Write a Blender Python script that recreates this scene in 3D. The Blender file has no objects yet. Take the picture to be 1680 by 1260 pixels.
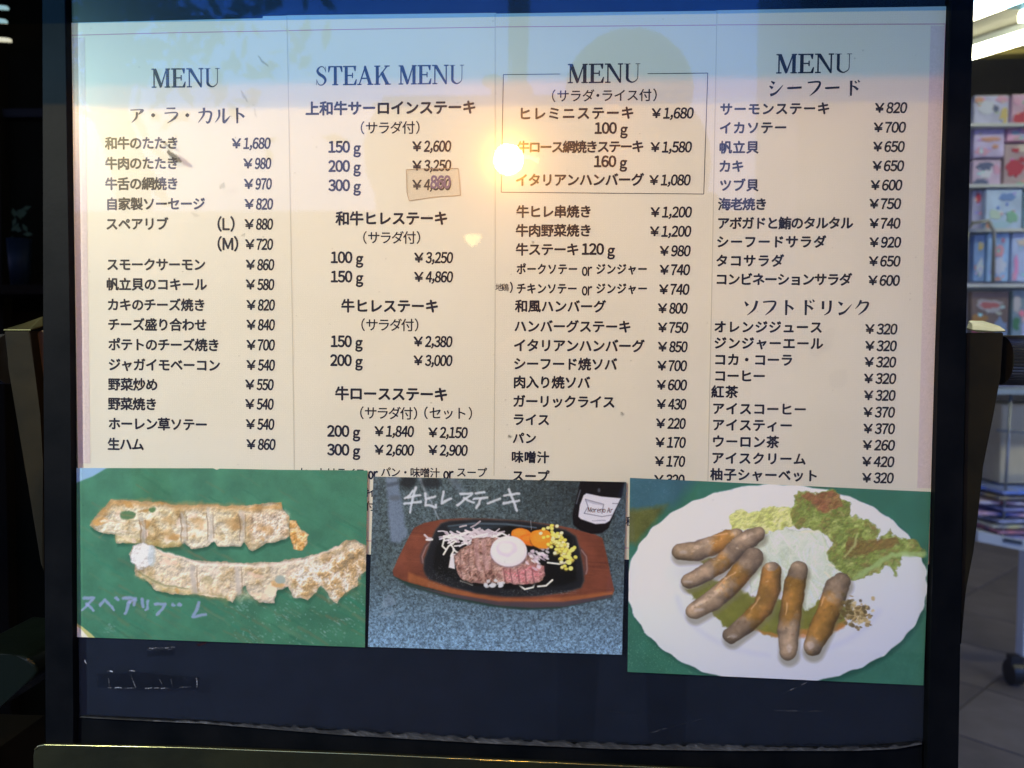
import bpy, bmesh, math, random
import numpy as np
from mathutils import Vector, Euler, Matrix
random.seed(7); rng = np.random.default_rng(7)
S = bpy.context.scene
COL = S.collection
ZB = 1.05                                   # height of the board's centre above the floor (m)

# ------------------------------------------------------------------ camera
CAM = Vector((0.06312, -0.8308, ZB + 0.02939))
cd = bpy.data.cameras.new('camera'); cam = bpy.data.objects.new('camera', cd); COL.objects.link(cam)
cam.location = CAM; cam.rotation_euler = (1.5301665, -0.0069159, 0.0517843)
cd.lens = 28.0; cd.sensor_width = 36.0; cd.clip_start = 0.02; cd.clip_end = 300
cd.dof.use_dof = True; cd.dof.focus_distance = 0.83; cd.dof.aperture_fstop = 5.0
S.camera = cam
FPX = 1680 * 28 / 36
RM = Euler(cam.rotation_euler, 'XYZ').to_matrix()

# ------------------------------------------------------------------ world: dusk sky
w = bpy.data.worlds.new('World'); S.world = w; w.use_nodes = True
nt = w.node_tree; nt.nodes.clear()
tc = nt.nodes.new('ShaderNodeTexCoord'); sp = nt.nodes.new('ShaderNodeSeparateXYZ')
rp = nt.nodes.new('ShaderNodeValToRGB'); bg = nt.nodes.new('ShaderNodeBackground'); wo = nt.nodes.new('ShaderNodeOutputWorld')
nt.links.new(tc.outputs['Generated'], sp.inputs[0]); nt.links.new(sp.outputs['Z'], rp.inputs[0])
nt.links.new(rp.outputs[0], bg.inputs[0]); nt.links.new(bg.outputs[0], wo.inputs[0])
bg.inputs[1].default_value = 3.7
e = rp.color_ramp.elements
e[0].position = 0.0; e[0].color = (.05, .05, .09, 1)
e[1].position = 1.0; e[1].color = (.06, .16, .50, 1)
for p_, c_ in ((.12, (.30, .32, .62, 1)), (.28, (.26, .34, .82, 1)), (.305, (.21, .42, 1.0, 1)), (.365, (.20, .40, 1.0, 1)), (.385, (.14, .28, .80, 1))):
    q = e.new(p_); q.color = c_

S.view_settings.view_transform = 'Standard'; S.view_settings.look = 'None'
S.view_settings.exposure = 0; S.view_settings.gamma = 1
S.cycles.use_denoising = True
S.cycles.transparent_max_bounces = 24
S.cycles.max_bounces = 6; S.cycles.diffuse_bounces = 3
S.cycles.sample_clamp_indirect = 20

# ------------------------------------------------------------------ unseen spot added at the left as the sheets' main light
sl = bpy.data.lights.new('added_spot', 'SPOT'); so = bpy.data.objects.new('added_spot', sl); COL.objects.link(so)
SPOT = Vector((-1.62, -1.55, ZB + .80)); so.location = SPOT
so.rotation_euler = (Vector((-0.17, 0, ZB - 0.12)) - SPOT).to_track_quat('-Z', 'Y').to_euler()
sl.energy = 192; sl.color = (.98, 1.0, .79); sl.spot_size = math.radians(47); sl.spot_blend = .9; sl.shadow_soft_size = .03

# ------------------------------------------------------------------ measuring helpers
def ray(px, py):
    return RM @ Vector((px - 840.0, 630.0 - py, -FPX))
def P(px, py, Y=0.0):                        # where the sight line of a photo point meets the upright plane y = Y
    d = ray(px, py); t = (Y - CAM.y) / d.y
    return CAM + d * t
def PZ(px, py, z):                           # ... or the level plane z
    d = ray(px, py); t = (z - CAM.z) / d.z
    return CAM + d * t
def M_(px, py, Y):                           # place behind the camera that the glass mirrors at a photo point
    v = P(px, py, Y); return Vector((v.x, -Y, v.z))

# ------------------------------------------------------------------ materials
def mat(name, col, rough=.6, metal=0, bump=0, bscale=60, var=0, vscale=8, emit=None, estr=0, spec=.5, col2=None):
    m = bpy.data.materials.new(name); m.use_nodes = True; n = m.node_tree; b = n.nodes['Principled BSDF']
    b.inputs['Base Color'].default_value = (*col, 1); b.inputs['Roughness'].default_value = rough
    b.inputs['Metallic'].default_value = metal; b.inputs['Specular IOR Level'].default_value = spec
    tcn = n.nodes.new('ShaderNodeTexCoord')
    if var or col2:
        ns = n.nodes.new('ShaderNodeTexNoise'); ns.inputs['Scale'].default_value = vscale; ns.inputs['Detail'].default_value = 6
        n.links.new(tcn.outputs['Object'], ns.inputs['Vector'])
        r = n.nodes.new('ShaderNodeValToRGB'); n.links.new(ns.outputs[0], r.inputs[0]); n.links.new(r.outputs[0], b.inputs['Base Color'])
        c2 = col2 or tuple(min(1, c * (1 + var)) for c in col); c1 = col if col2 else tuple(c * (1 - var) for c in col)
        r.color_ramp.elements[0].position = .35; r.color_ramp.elements[1].position = .65
        r.color_ramp.elements[0].color = (*c1, 1); r.color_ramp.elements[1].color = (*c2, 1)
    if bump:
        nb = n.nodes.new('ShaderNodeTexNoise'); nb.inputs['Scale'].default_value = bscale; nb.inputs['Detail'].default_value = 5
        n.links.new(tcn.outputs['Object'], nb.inputs['Vector'])
        bn = n.nodes.new('ShaderNodeBump'); bn.inputs['Strength'].default_value = bump; bn.inputs['Distance'].default_value = .01
        n.links.new(nb.outputs[0], bn.inputs['Height']); n.links.new(bn.outputs[0], b.inputs['Normal'])
    if emit:
        b.inputs['Emission Color'].default_value = (*emit, 1); b.inputs['Emission Strength'].default_value = estr
    return m
INK = mat('ink', (.012, .014, .032), .7, spec=.2)
INKH = mat('heading ink', (.014, .02, .05), .7, spec=.2)
VIOLET = mat('violet pen', (.20, .14, .30), .7, spec=.2)
PINKL = mat('pink print', (.55, .27, .40), .8)
PINKB = mat('pale pink print', (.72, .62, .63), .8, var=.05, vscale=500)
FRAME = mat('black lacquer', (.0018, .0028, .0042), .5, bump=.02, bscale=200, spec=.05, col2=(.0045, .0055, .007), vscale=22)
NAVY = mat('navy backboard', (.0065, .0115, .025), .8, spec=.1, var=.12, vscale=30)
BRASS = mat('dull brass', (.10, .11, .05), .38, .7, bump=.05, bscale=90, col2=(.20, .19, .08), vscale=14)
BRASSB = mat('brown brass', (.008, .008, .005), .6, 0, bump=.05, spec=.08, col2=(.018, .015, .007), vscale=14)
RUB = mat('ribbed black rubber', (.02, .022, .022), .35)
DARK = mat('dark wall', (.006, .005, .0028), .7, var=.3, vscale=3, spec=.03)
DARKGL = mat('dark glossy stone', (.004, .007, .005), .3, bump=.2, bscale=12, spec=.15)
CREAM = mat('cream card', (.70, .62, .38), .7, var=.1)
WHITEM = mat('white enamel', (.62, .68, .68), .45, var=.04)

def paper_mat():
    m = mat('cream paper', (.80, .765, .655), .75, spec=.25)
    n = m.node_tree; b = n.nodes['Principled BSDF']; t = n.nodes.new('ShaderNodeTexCoord')
    ns = n.nodes.new('ShaderNodeTexNoise'); ns.inputs['Scale'].default_value = 5; ns.inputs['Detail'].default_value = 3
    wv = n.nodes.new('ShaderNodeTexWave'); wv.inputs['Scale'].default_value = 130; wv.inputs['Distortion'].default_value = 1.5; wv.bands_direction = 'Z'
    wx = n.nodes.new('ShaderNodeTexWave'); wx.inputs['Scale'].default_value = 130; wx.inputs['Distortion'].default_value = 1.5; wx.bands_direction = 'X'
    for q_ in (ns, wv, wx): n.links.new(t.outputs['Object'], q_.inputs['Vector'])
    r = n.nodes.new('ShaderNodeValToRGB'); n.links.new(ns.outputs[0], r.inputs[0])
    r.color_ramp.elements[0].position = .3; r.color_ramp.elements[1].position = .7
    r.color_ramp.elements[0].color = (.78, .745, .63, 1); r.color_ramp.elements[1].color = (.83, .795, .69, 1)
    ad = n.nodes.new('ShaderNodeMath'); n.links.new(wv.outputs[1], ad.inputs[0]); n.links.new(wx.outputs[1], ad.inputs[1])
    ml = n.nodes.new('ShaderNodeMix'); ml.data_type = 'RGBA'; ml.blend_type = 'MULTIPLY'; ml.inputs[0].default_value = .025
    n.links.new(r.outputs[0], ml.inputs[6]); n.links.new(ad.outputs[0], ml.inputs[7]); n.links.new(ml.outputs[2], b.inputs['Base Color'])
    big = n.nodes.new('ShaderNodeTexNoise'); big.inputs['Scale'].default_value = 7; big.inputs['Detail'].default_value = 2
    n.links.new(t.outputs['Object'], big.inputs['Vector'])
    bn = n.nodes.new('ShaderNodeBump'); bn.inputs['Strength'].default_value = .5; bn.inputs['Distance'].default_value = .006
    n.links.new(big.outputs[0], bn.inputs['Height']); n.links.new(bn.outputs[0], b.inputs['Normal'])
    return m
PAPER = paper_mat()

# ------------------------------------------------------------------ mesh helpers
def link(name, me, parent=None, m=None):
    o = bpy.data.objects.new(name, me); COL.objects.link(o)
    if m:
        o.data.materials.append(m)
    if parent: o.parent = parent; o.matrix_parent_inverse = Matrix.Translation(-parent.location)
    return o
def tag(o, label, cat, group=None):
    o['label'] = label; o['category'] = cat
    if group: o['group'] = group
    return o
def thing(name, label, cat, loc=(0, 0, 0), group=None):
    o = bpy.data.objects.new(name, None); COL.objects.link(o); o.location = loc; o.empty_display_size = .05
    return tag(o, label, cat, group)
def struct(o): o['kind'] = 'structure'; return o
def bmesh_obj(name, bm, m, parent=None, smooth=False, bevel=0, seg=2):
    if bevel:
        bmesh.ops.bevel(bm, geom=list(bm.edges), offset=bevel, segments=seg, affect='EDGES', profile=.5, clamp_overlap=True)
    bmesh.ops.recalc_face_normals(bm, faces=bm.faces)
    me = bpy.data.meshes.new(name); bm.to_mesh(me); bm.free()
    if smooth:
        for p in me.polygons: p.use_smooth = True
    return link(name, me, parent, m)
def box(name, x0, x1, y0, y1, z0, z1, m, parent=None, bevel=0):
    bm = bmesh.new(); add_box(bm, x0, x1, y0, y1, z0, z1); return bmesh_obj(name, bm, m, parent, bevel=bevel)
def add_box(bm, x0, x1, y0, y1, z0, z1):
    v = [bm.verts.new(p) for p in ((x0, y0, z0), (x1, y0, z0), (x1, y1, z0), (x0, y1, z0), (x0, y0, z1), (x1, y0, z1), (x1, y1, z1), (x0, y1, z1))]
    for f in ((0, 3, 2, 1), (4, 5, 6, 7), (0, 1, 5, 4), (1, 2, 6, 5), (2, 3, 7, 6), (3, 0, 4, 7)): bm.faces.new([v[i] for i in f])
def prism(bm, pts, y0, y1):                  # pts: list of (x, z); front at y0, back at y1
    a = [bm.verts.new((x, y0, z)) for x, z in pts]; b = [bm.verts.new((x, y1, z)) for x, z in pts]
    n = len(pts); bm.faces.new(a); bm.faces.new(b[::-1])
    for i in range(n): bm.faces.new((a[i], b[i], b[(i + 1) % n], a[(i + 1) % n]))
def tube(bm, path, r, seg=10):
    rings = []
    for i, p in enumerate(path):
        p = Vector(p); d = (Vector(path[min(i + 1, len(path) - 1)]) - Vector(path[max(i - 1, 0)])).normalized()
        u = d.cross(Vector((0, 0, 1))) if abs(d.z) < .9 else d.cross(Vector((1, 0, 0))); u.normalize(); v = d.cross(u)
        rr = r[i] if isinstance(r, (list, tuple)) else r
        rings.append([bm.verts.new(p + (u * math.cos(a) + v * math.sin(a)) * rr) for a in [2 * math.pi * k / seg for k in range(seg)]])
    for A, B in zip(rings, rings[1:]):
        for k in range(seg): bm.faces.new((A[k], A[(k + 1) % seg], B[(k + 1) % seg], B[k]))
    bm.faces.new(rings[0]); bm.faces.new(rings[-1][::-1])
def bd(px, py):                              # board coordinates (x, z) of a photo point
    v = P(px, py, 0); return (v.x, v.z)

# ------------------------------------------------------------------ lettering
_g = {}
def glyph(ch, off):
    k = (ch, off)
    if k not in _g:
        c = bpy.data.curves.new('t', 'FONT'); c.body = ch; c.size = 1; c.offset = off; c.resolution_u = 3
        o = bpy.data.objects.new('t', c); COL.objects.link(o)
        dg = bpy.context.evaluated_depsgraph_get(); me = bpy.data.meshes.new_from_object(o.evaluated_get(dg))
        V = np.array([v.co[:2] for v in me.vertices]) if len(me.vertices) else np.zeros((0, 2))
        F = [tuple(p.vertices) for p in me.polygons]
        bpy.data.objects.remove(o); bpy.data.curves.remove(c); bpy.data.meshes.remove(me)
        _g[k] = (V, F)
    return _g[k]
_ref = glyph('国', 0)[0]
EMC = (_ref.min(0) + _ref.max(0)) / 2; EMS = (_ref.max(0) - _ref.min(0)).max() / .90
def fw(s): return ''.join(chr(ord(c) + 0xFEE0) if 33 <= ord(c) <= 126 else ('￥' if c == '¥' else c) for c in s)
_ref2 = glyph('０', 0)[0]; DH = _ref2[:, 1].max() - _ref2[:, 1].min(); DC = (_ref2[:, 1].max() + _ref2[:, 1].min()) / 2
class Pen:
    def __init__(s): s.V = []; s.F = []; s.n = 0
    def add(s, V, F, bold=0):                # bold: the stroke is printed thicker by that much (metres)
        V = list(V)
        for dx, dz in (((-1, -.5), (1, .5), (-.4, 1), (.4, -1)) if bold else ((0, 0),)):
            b = len(s.V); s.n += 1; dy = (s.n % 40) * 1e-6
            s.V += [(v[0] + dx * bold, v[1] + dz * bold, dy) for v in V]; s.F += [tuple(i + b for i in f) for f in F]
    def build(s, name, m, parent, Y):
        me = bpy.data.meshes.new(name); me.from_pydata([(x, Y - d, z) for x, z, d in s.V], [], s.F); me.update()
        return link(name, me, parent, m)
def line_frame(x0, x1, yc):
    a = bd(x0, yc); b = bd(x1, yc); mid = bd((x0 + x1) / 2, yc); sc = (b[0] - a[0]) / (x1 - x0)
    return mid, sc
def cjk(pen, s, x0, x1, yc, em, off=.032, squeeze=1.0):
    mid, sc = line_frame(x0, x1, yc); Wd = (x1 - x0)
    wt = [.5 if c in '（）·' else 1. for c in s]
    cs = np.cumsum(wt) - np.array(wt) / 2; span = cs[-1] - cs[0] if len(s) > 1 else 1
    for c, ci, wi in zip(s, cs, wt):
        V, F = glyph('・' if c == '·' else c, 0)
        if not len(V): continue
        cx = em * wt[0] / 2 + (ci - cs[0]) / span * (Wd - em * (wt[0] + wt[-1]) / 2)
        ox = (V[:, 0].min() + V[:, 0].max()) / 2 if c in '（）·' else EMC[0]
        k = em / EMS * sc; jit = 1 + random.uniform(-.015, .015)
        X = mid[0] + (cx - Wd / 2) * sc + (V[:, 0] - ox) * k * squeeze * jit; Z = mid[1] + (V[:, 1] - EMC[1]) * k * jit
        pen.add(zip(X, Z), F, off * k)
def lat(pen, s, x0, x1, yc, h, shear=.0, off=.03):
    mid, sc = line_frame(x0, x1, yc); x = 0; out = []
    for c in fw(s):
        if c == ' ': x += .25; continue
        V, F = glyph(c, 0); bw = V[:, 0].max() - V[:, 0].min(); cxg = (V[:, 0].max() + V[:, 0].min()) / 2
        adv = .58 if c in '０１２３４５６７８９' else (.30 if c == '，' else bw + .09)
        VV = V.copy(); VV[:, 0] += x + adv / 2 - cxg
        VV[:, 0] += shear * (VV[:, 1] - DC); out.append((VV, F)); x += adv
    A = np.concatenate([o[0] for o in out]); lo, hi = A[:, 0].min(), A[:, 0].max()
    kx = (x1 - x0) * sc / (hi - lo); kz = h * sc / DH
    for V, F in out:
        pen.add(zip(mid[0] + (V[:, 0] - (lo + hi) / 2) * kx, mid[1] + (V[:, 1] - DC) * kz), F, off * kz)
def price(pen, s, x0, x1, yc, h=17.5):
    V, F = glyph('￥', 0); mid, sc = line_frame(x0, x1, yc)
    lo, hi = V.min(0), V.max(0); kx = 15 * sc / (hi[0] - lo[0]); kz = 15 * sc / (hi[1] - lo[1])
    pen.add(zip(mid[0] - (x1 - x0) / 2 * sc + (V[:, 0] - lo[0]) * kx, mid[1] + (V[:, 1] - (lo[1] + hi[1]) / 2) * kz), F, .03 * kz)
    lat(pen, s, x0 + 19, x1, yc, h, .13)

def stroke(pen, pts, wid, fr):               # brush stroke with changing half-width, smoothed
    pts = [np.array(p, float) for p in pts]
    if len(pts) > 2:
        Q = []; n = len(pts)
        for i in range(n - 1):
            p0 = pts[max(i - 1, 0)]; p1 = pts[i]; p2 = pts[i + 1]; p3 = pts[min(i + 2, n - 1)]
            for t in np.linspace(0, 1, 6, endpoint=False):
                Q.append(((.5 * (2 * p1 + (p2 - p0) * t + (2 * p0 - 5 * p1 + 4 * p2 - p3) * t * t + (3 * p1 - p0 - 3 * p2 + p3) * t ** 3)), (i + t) / (n - 1)))
        Q.append((pts[-1], 1.))
    else: Q = [(pts[0] + (pts[1] - pts[0]) * t, t) for t in np.linspace(0, 1, 5)]
    L = []; R = []
    for i, (q, t) in enumerate(Q):
        d = Q[min(i + 1, len(Q) - 1)][0] - Q[max(i - 1, 0)][0]; d /= (np.linalg.norm(d) + 1e-9); nrm = np.array([-d[1], d[0]])
        hw = np.interp(t, np.linspace(0, 1, len(wid)), wid); L.append(q + nrm * hw); R.append(q - nrm * hw)
    V = [fr(p) for p in L] + [fr(p) for p in R]; n = len(L)
    pen.add(V, [(i, i + 1, n + i + 1, n + i) for i in range(n - 1)])
MIN = {
 'ア': [([(.12, .80), (.84, .82), (.80, .72), (.60, .54)], [.025, .03, .07, .01]), ([(.52, .68), (.47, .35), (.18, .06)], [.055, .05, .008])],
 'ラ': [([(.24, .90), (.78, .90)], [.03, .04]), ([(.12, .62), (.86, .64), (.74, .34), (.28, .04)], [.03, .035, .06, .008])],
 'カ': [([(.10, .66), (.84, .68), (.78, .18), (.64, .06), (.55, .16)], [.03, .05, .05, .05, .01]), ([(.44, .94), (.41, .52), (.08, .06)], [.06, .05, .008])],
 'ル': [([(.28, .82), (.28, .42), (.04, .08)], [.055, .045, .008]), ([(.56, .90), (.55, .12), (.72, .20), (.96, .46)], [.055, .055, .05, .008])],
 'ト': [([(.38, .94), (.38, .02)], [.06, .045]), ([(.40, .64), (.62, .54), (.80, .38)], [.02, .05, .06])],
 'シ': [([(.20, .90), (.40, .76)], [.025, .07]), ([(.10, .62), (.30, .48)], [.025, .07]), ([(.16, .06), (.50, .20), (.92, .66)], [.07, .05, .008])],
 'ー': [([(.06, .50), (.20, .49), (.94, .52)], [.02, .05, .05])],
 'フ': [([(.12, .82), (.84, .84), (.68, .40), (.26, .02)], [.035, .045, .06, .008])],
 'ソ': [([(.12, .86), (.30, .60)], [.025, .08]), ([(.86, .90), (.70, .40), (.28, .02)], [.065, .055, .008])],
 'リ': [([(.27, .88), (.27, .38)], [.055, .055]), ([(.72, .92), (.71, .45), (.62, .20), (.34, .02)], [.06, .055, .045, .008])],
 'ン': [([(.12, .84), (.36, .66)], [.025, .08]), ([(.16, .08), (.52, .22), (.94, .70)], [.07, .05, .008])],
 'ク': [([(.42, .94), (.30, .66), (.08, .40)], [.06, .04, .008]), ([(.38, .76), (.84, .78), (.68, .38), (.26, .02)], [.03, .05, .055, .008])],
 '・': [([(.38, .50), (.50, .50), (.62, .50)], [.03, .10, .03])]}
MIN['ド'] = MIN['ト'] + [([(.60, .92), (.70, .78)], [.02, .045]), ([(.78, .98), (.88, .84)], [.02, .045])]
def mincho(pen, s, xs, yc, em):
    for c, x in zip(s, xs):
        mid, sc = line_frame(x - 20, x + 20, yc); k = em * sc
        for pts, wd in MIN[c]: stroke(pen, pts, [a * 1.3 for a in wd], lambda p: (mid[0] + (p[0] - .5) * k, mid[1] + (p[1] - .48) * k))
def rectq(x0, y0, x1, y1): return [(x0, y0), (x1, y0), (x1, y1), (x0, y1)]
def sr(x, y, w_): return rectq(x - w_, y, x + w_, y + .035)
SER = {
 'M': (1.13, [rectq(.13, .0, .175, .97), sr(.15, 0, .13), rectq(.86, 0, 1.01, 1), sr(.93, 0, .16), sr(.95, .965, .13), rectq(.02, .965, .22, 1.), [(.10, 1), (.27, 1), (.60, .12), (.55, 0), (.50, 0)], [(.86, 1), (.90, 1), (.58, .02), (.53, .05)]]),
 'E': (.88, [rectq(.14, 0, .29, 1), rectq(.03, .962, .80, 1), rectq(.03, 0, .80, .038), rectq(.25, .485, .60, .52), rectq(.575, .37, .61, .635), [(.80, 1), (.77, .74), (.745, .74), (.66, .97)], [(.80, 0), (.84, .29), (.81, .29), (.68, .03)]]),
 'N': (1.02, [rectq(.16, 0, .20, .95), sr(.18, 0, .14), rectq(.84, .02, .88, 1), sr(.86, .965, .13), rectq(.02, .965, .25, 1), [(.12, 1), (.30, 1), (.88, .05), (.88, -.01), (.83, -.01)]]),
 'T': (.90, [rectq(.375, 0, .525, 1), sr(.45, 0, .17), rectq(.04, .962, .86, 1), [(.04, 1), (.03, .70), (.06, .70), (.16, .97)], [(.86, 1), (.87, .70), (.84, .70), (.74, .97)]]),
 'A': (1.0, [[(.10, 0), (.145, 0), (.49, .88), (.47, 1)], [(.44, 1), (.51, 1), (.88, 0), (.71, 0), (.41, .90)], sr(.13, 0, .12), sr(.80, 0, .17), rectq(.24, .32, .68, .358)]),
 'K': (1.04, [rectq(.14, 0, .29, 1), sr(.215, 0, .17), sr(.215, .965, .17), [(.27, .38), (.29, .34), (.82, .97), (.76, .97)], [(.42, .60), (.54, .70), (.93, 0), (.75, 0)], sr(.80, .965, .15), sr(.85, 0, .17)])}
def serif(pen, s, x0, x1, y0, y1):
    yc = (y0 + y1) / 2; mid, sc = line_frame(x0, x1, yc)
    adv = [.45 if c == ' ' else (.98 if c == 'U' else .78 if c == 'S' else SER[c][0]) for c in s]; T = sum(adv)
    kx = (x1 - x0) * sc / T; kz = (y1 - y0) * sc; x = 0
    for c, a in zip(s, adv):
        fr = lambda p: (mid[0] - (x1 - x0) / 2 * sc + (x + p[0]) * kx, mid[1] + (p[1] - .5) * kz)
        if c == 'U':
            stroke(pen, [(.21, 1), (.21, .45), (.23, .16), (.48, .01), (.74, .16), (.78, .45), (.78, 1)], [.075, .075, .075, .035, .022, .02, .02], fr)
            for q in (sr(.21, .965, .17), sr(.78, .965, .13)): pen.add([fr(p) for p in q], [(0, 1, 2, 3)])
        elif c == 'S':
            stroke(pen, [(.64, .74), (.52, .96), (.30, .97), (.15, .78), (.26, .60), (.52, .44), (.63, .24), (.48, .03), (.24, .03), (.10, .28)], [.012, .025, .03, .07, .085, .085, .07, .03, .025, .012], fr)
            for q in ([(.62, .99), (.65, .99), (.67, .68), (.64, .68)], [(.07, .01), (.10, .01), (.12, .32), (.09, .32)]): pen.add([fr(p) for p in q], [(0, 1, 2, 3)])
        elif c != ' ':
            for q in SER[c][1]: pen.add([fr(p) for p in q], [tuple(range(len(q)))], .018 * kx)
        x += a

# ------------------------------------------------------------------ a small painter for the printed photographs
def vnoise(H, W, cell, seed=0, octv=4):
    r = np.random.default_rng(seed); out = np.zeros((H, W)); amp = 1; tot = 0
    for o in range(octv):
        c = max(2, cell / 2 ** o); gh, gw = int(H / c) + 3, int(W / c) + 3; g = r.random((gh, gw))
        yy = np.arange(H) / c; xx = np.arange(W) / c; y0 = yy.astype(int); x0 = xx.astype(int)
        fy = (yy - y0)[:, None]; fx = (xx - x0)[None]; fy = fy * fy * (3 - 2 * fy); fx = fx * fx * (3 - 2 * fx)
        a = g[y0][:, x0] * (1 - fx) + g[y0][:, x0 + 1] * fx; b = g[y0 + 1][:, x0] * (1 - fx) + g[y0 + 1][:, x0 + 1] * fx
        out += amp * (a * (1 - fy) + b * fy); tot += amp; amp *= .55
    return out / tot
class Paint:
    """draws in the coordinates of a rectangle of the print; ends as a small image for one flat print"""
    def __init__(s, region, zoom, quad, res=1700, alpha=False, Yp=0.0):
        s.bd = lambda px, py: (P(px, py, Yp).x, P(px, py, Yp).z)
        s.reg = region; s.zoom = zoom
        q = [s.bd(*p) for p in quad]; s.q = q
        s.x0 = min(p[0] for p in q) - .001; s.x1 = max(p[0] for p in q) + .001; s.z0 = min(p[1] for p in q) - .001; s.z1 = max(p[1] for p in q) + .001
        s.k = res; s.W = int((s.x1 - s.x0) * res); s.H = int((s.z1 - s.z0) * res)
        s.a = np.zeros((s.H, s.W, 4)); s.a[..., 3] = 0 if alpha else 1
        s.Y, s.X = np.mgrid[0:s.H, 0:s.W].astype(float)
        s.n1 = vnoise(s.H, s.W, 14, 1) - .5; s.n2 = vnoise(s.H, s.W, 14, 2) - .5; s.nf = rng.random((s.H, s.W)) - .5
        s.u = res * .6e-3 / 1.0 / zoom          # texture pixels per crop pixel, nearly
        s.n3 = vnoise(s.H, s.W, 30, 5, 5)
    def T(s, p):
        x, z = s.bd(s.reg[0] + p[0] / s.zoom, s.reg[1] + p[1] / s.zoom)
        return np.array([(x - s.x0) * s.k, (s.z1 - z) * s.k])
    def put(s, m, c, sl=None):
        sl = sl or (slice(0, s.H), slice(0, s.W)); A = s.a[sl]; c = np.asarray(c, float)
        if c.max() > 1.5: c = c / 255.
        m = m[..., None]; A[..., :3] = A[..., :3] * (1 - m) + c * m; A[..., 3:] = np.maximum(A[..., 3:], m)
    def window(s, P_, pad):
        x0 = max(0, int(P_[:, 0].min() - pad)); x1 = min(s.W, int(P_[:, 0].max() + pad) + 1); y0 = max(0, int(P_[:, 1].min() - pad)); y1 = min(s.H, int(P_[:, 1].max() + pad) + 1)
        return (slice(y0, y1), slice(x0, x1)) if x1 > x0 and y1 > y0 else None
    def mask(s, pts, soft=1.2, rough=0):
        Q = np.array([s.T(p) for p in pts]); sl = s.window(Q, soft * 3 + rough + 2)
        if sl is None: return None, None
        X = s.X[sl] + s.n1[sl] * rough * 2; Y = s.Y[sl] + s.n2[sl] * rough * 2
        d = np.full(X.shape, 1e9); ins = np.zeros(X.shape, bool); n = len(Q)
        for i in range(n):
            a, b = Q[i], Q[(i + 1) % n]; e_ = b - a; L = e_ @ e_ + 1e-9
            t = np.clip(((X - a[0]) * e_[0] + (Y - a[1]) * e_[1]) / L, 0, 1)
            d = np.minimum(d, np.hypot(X - a[0] - t * e_[0], Y - a[1] - t * e_[1]))
            if a[1] != b[1]:
                ins ^= ((a[1] > Y) != (b[1] > Y)) & (X < (b[0] - a[0]) * (Y - a[1]) / (b[1] - a[1]) + a[0])
        sd = np.where(ins, d, -d); return np.clip(sd / soft + .5, 0, 1), sl
    def poly(s, pts, c, al=1, soft=1.2, rough=0, tex=0):
        m, sl = s.mask(pts, soft, rough)
        if m is None: return
        c = np.asarray(c, float) / 255.
        C = c * (1 + tex * ((s.n3[sl] - .5) * 2 + s.nf[sl] * .4)[..., None]); s.put(m * al, np.clip(C, 0, 1), sl)
    def ell(s, x, y, rx, ry, c, al=1, soft=1.2, rough=0, tex=0, rot=0, n=28, scal=0):
        cr, sn = math.cos(rot), math.sin(rot); pts = []
        for i in range(n):
            t = 2 * math.pi * i / n; k = 1 + scal * math.sin(t * 34)
            u_, v_ = rx * k * math.cos(t), ry * k * math.sin(t); pts.append((x + u_ * cr - v_ * sn, y + u_ * sn + v_ * cr))
        s.poly(pts, c, al, soft, rough, tex)
    def line(s, pts, r, c, al=1, soft=1., rough=0, shade=0, tex=0, light=(-.4, -.9)):
        Q = np.array([s.T(p) for p in pts]); u = s.u * 1.0
        rs = (np.array(r if isinstance(r, (list, tuple)) else [r] * len(Q), float)) * s.scale()
        sl = s.window(Q, rs.max() + soft * 2 + rough + 1)
        if sl is None: return
        X = s.X[sl] + s.n1[sl] * rough * 2; Y = s.Y[sl] + s.n2[sl] * rough * 2
        best = np.full(X.shape, 1e9); hx = np.zeros(X.shape); hy = np.zeros(X.shape); along = np.zeros(X.shape)
        for i in range(len(Q) - 1):
            a, b = Q[i], Q[i + 1]; e_ = b - a; L = e_ @ e_ + 1e-9
            t = np.clip(((X - a[0]) * e_[0] + (Y - a[1]) * e_[1]) / L, 0, 1)
            dx = X - a[0] - t * e_[0]; dy = Y - a[1] - t * e_[1]; R_ = rs[i] + (rs[i + 1] - rs[i]) * t
            q = np.hypot(dx, dy) / np.maximum(R_, .3); up = q < best
            best = np.where(up, q, best); hx = np.where(up, dx / R_, hx); hy = np.where(up, dy / R_, hy); along = np.where(up, (i + t) / (len(Q) - 1), along)
        m = np.clip((1 - best) * rs.mean() / soft + .5, 0, 1)
        if callable(c): C = c(along, sl)
        else: C = np.broadcast_to(np.asarray(c, float) / 255., X.shape + (3,))
        if shade:
            nz = np.sqrt(np.clip(1 - best ** 2, 0, 1)); lam = np.clip(hx * light[0] + hy * light[1], -1, 1) * .38 + nz * .85
            C = C * (1 - shade + shade * np.clip(lam * 1.35, .25, 1.5))[..., None]
            spq = np.clip(1 - ((hx - light[0] * .45) ** 2 + (hy - light[1] * .45) ** 2) * 9, 0, 1) * np.clip(s.n1[sl] * 4 + .2, 0, 1)
            C = C + spq[..., None] * .35 * shade
        if tex: C = C * (1 + tex * ((s.n3[sl] - .5) * 2 + s.n1[sl] + s.nf[sl] * .3)[..., None])
        s.put(m * al, np.clip(C, 0, 1), sl)
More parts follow.
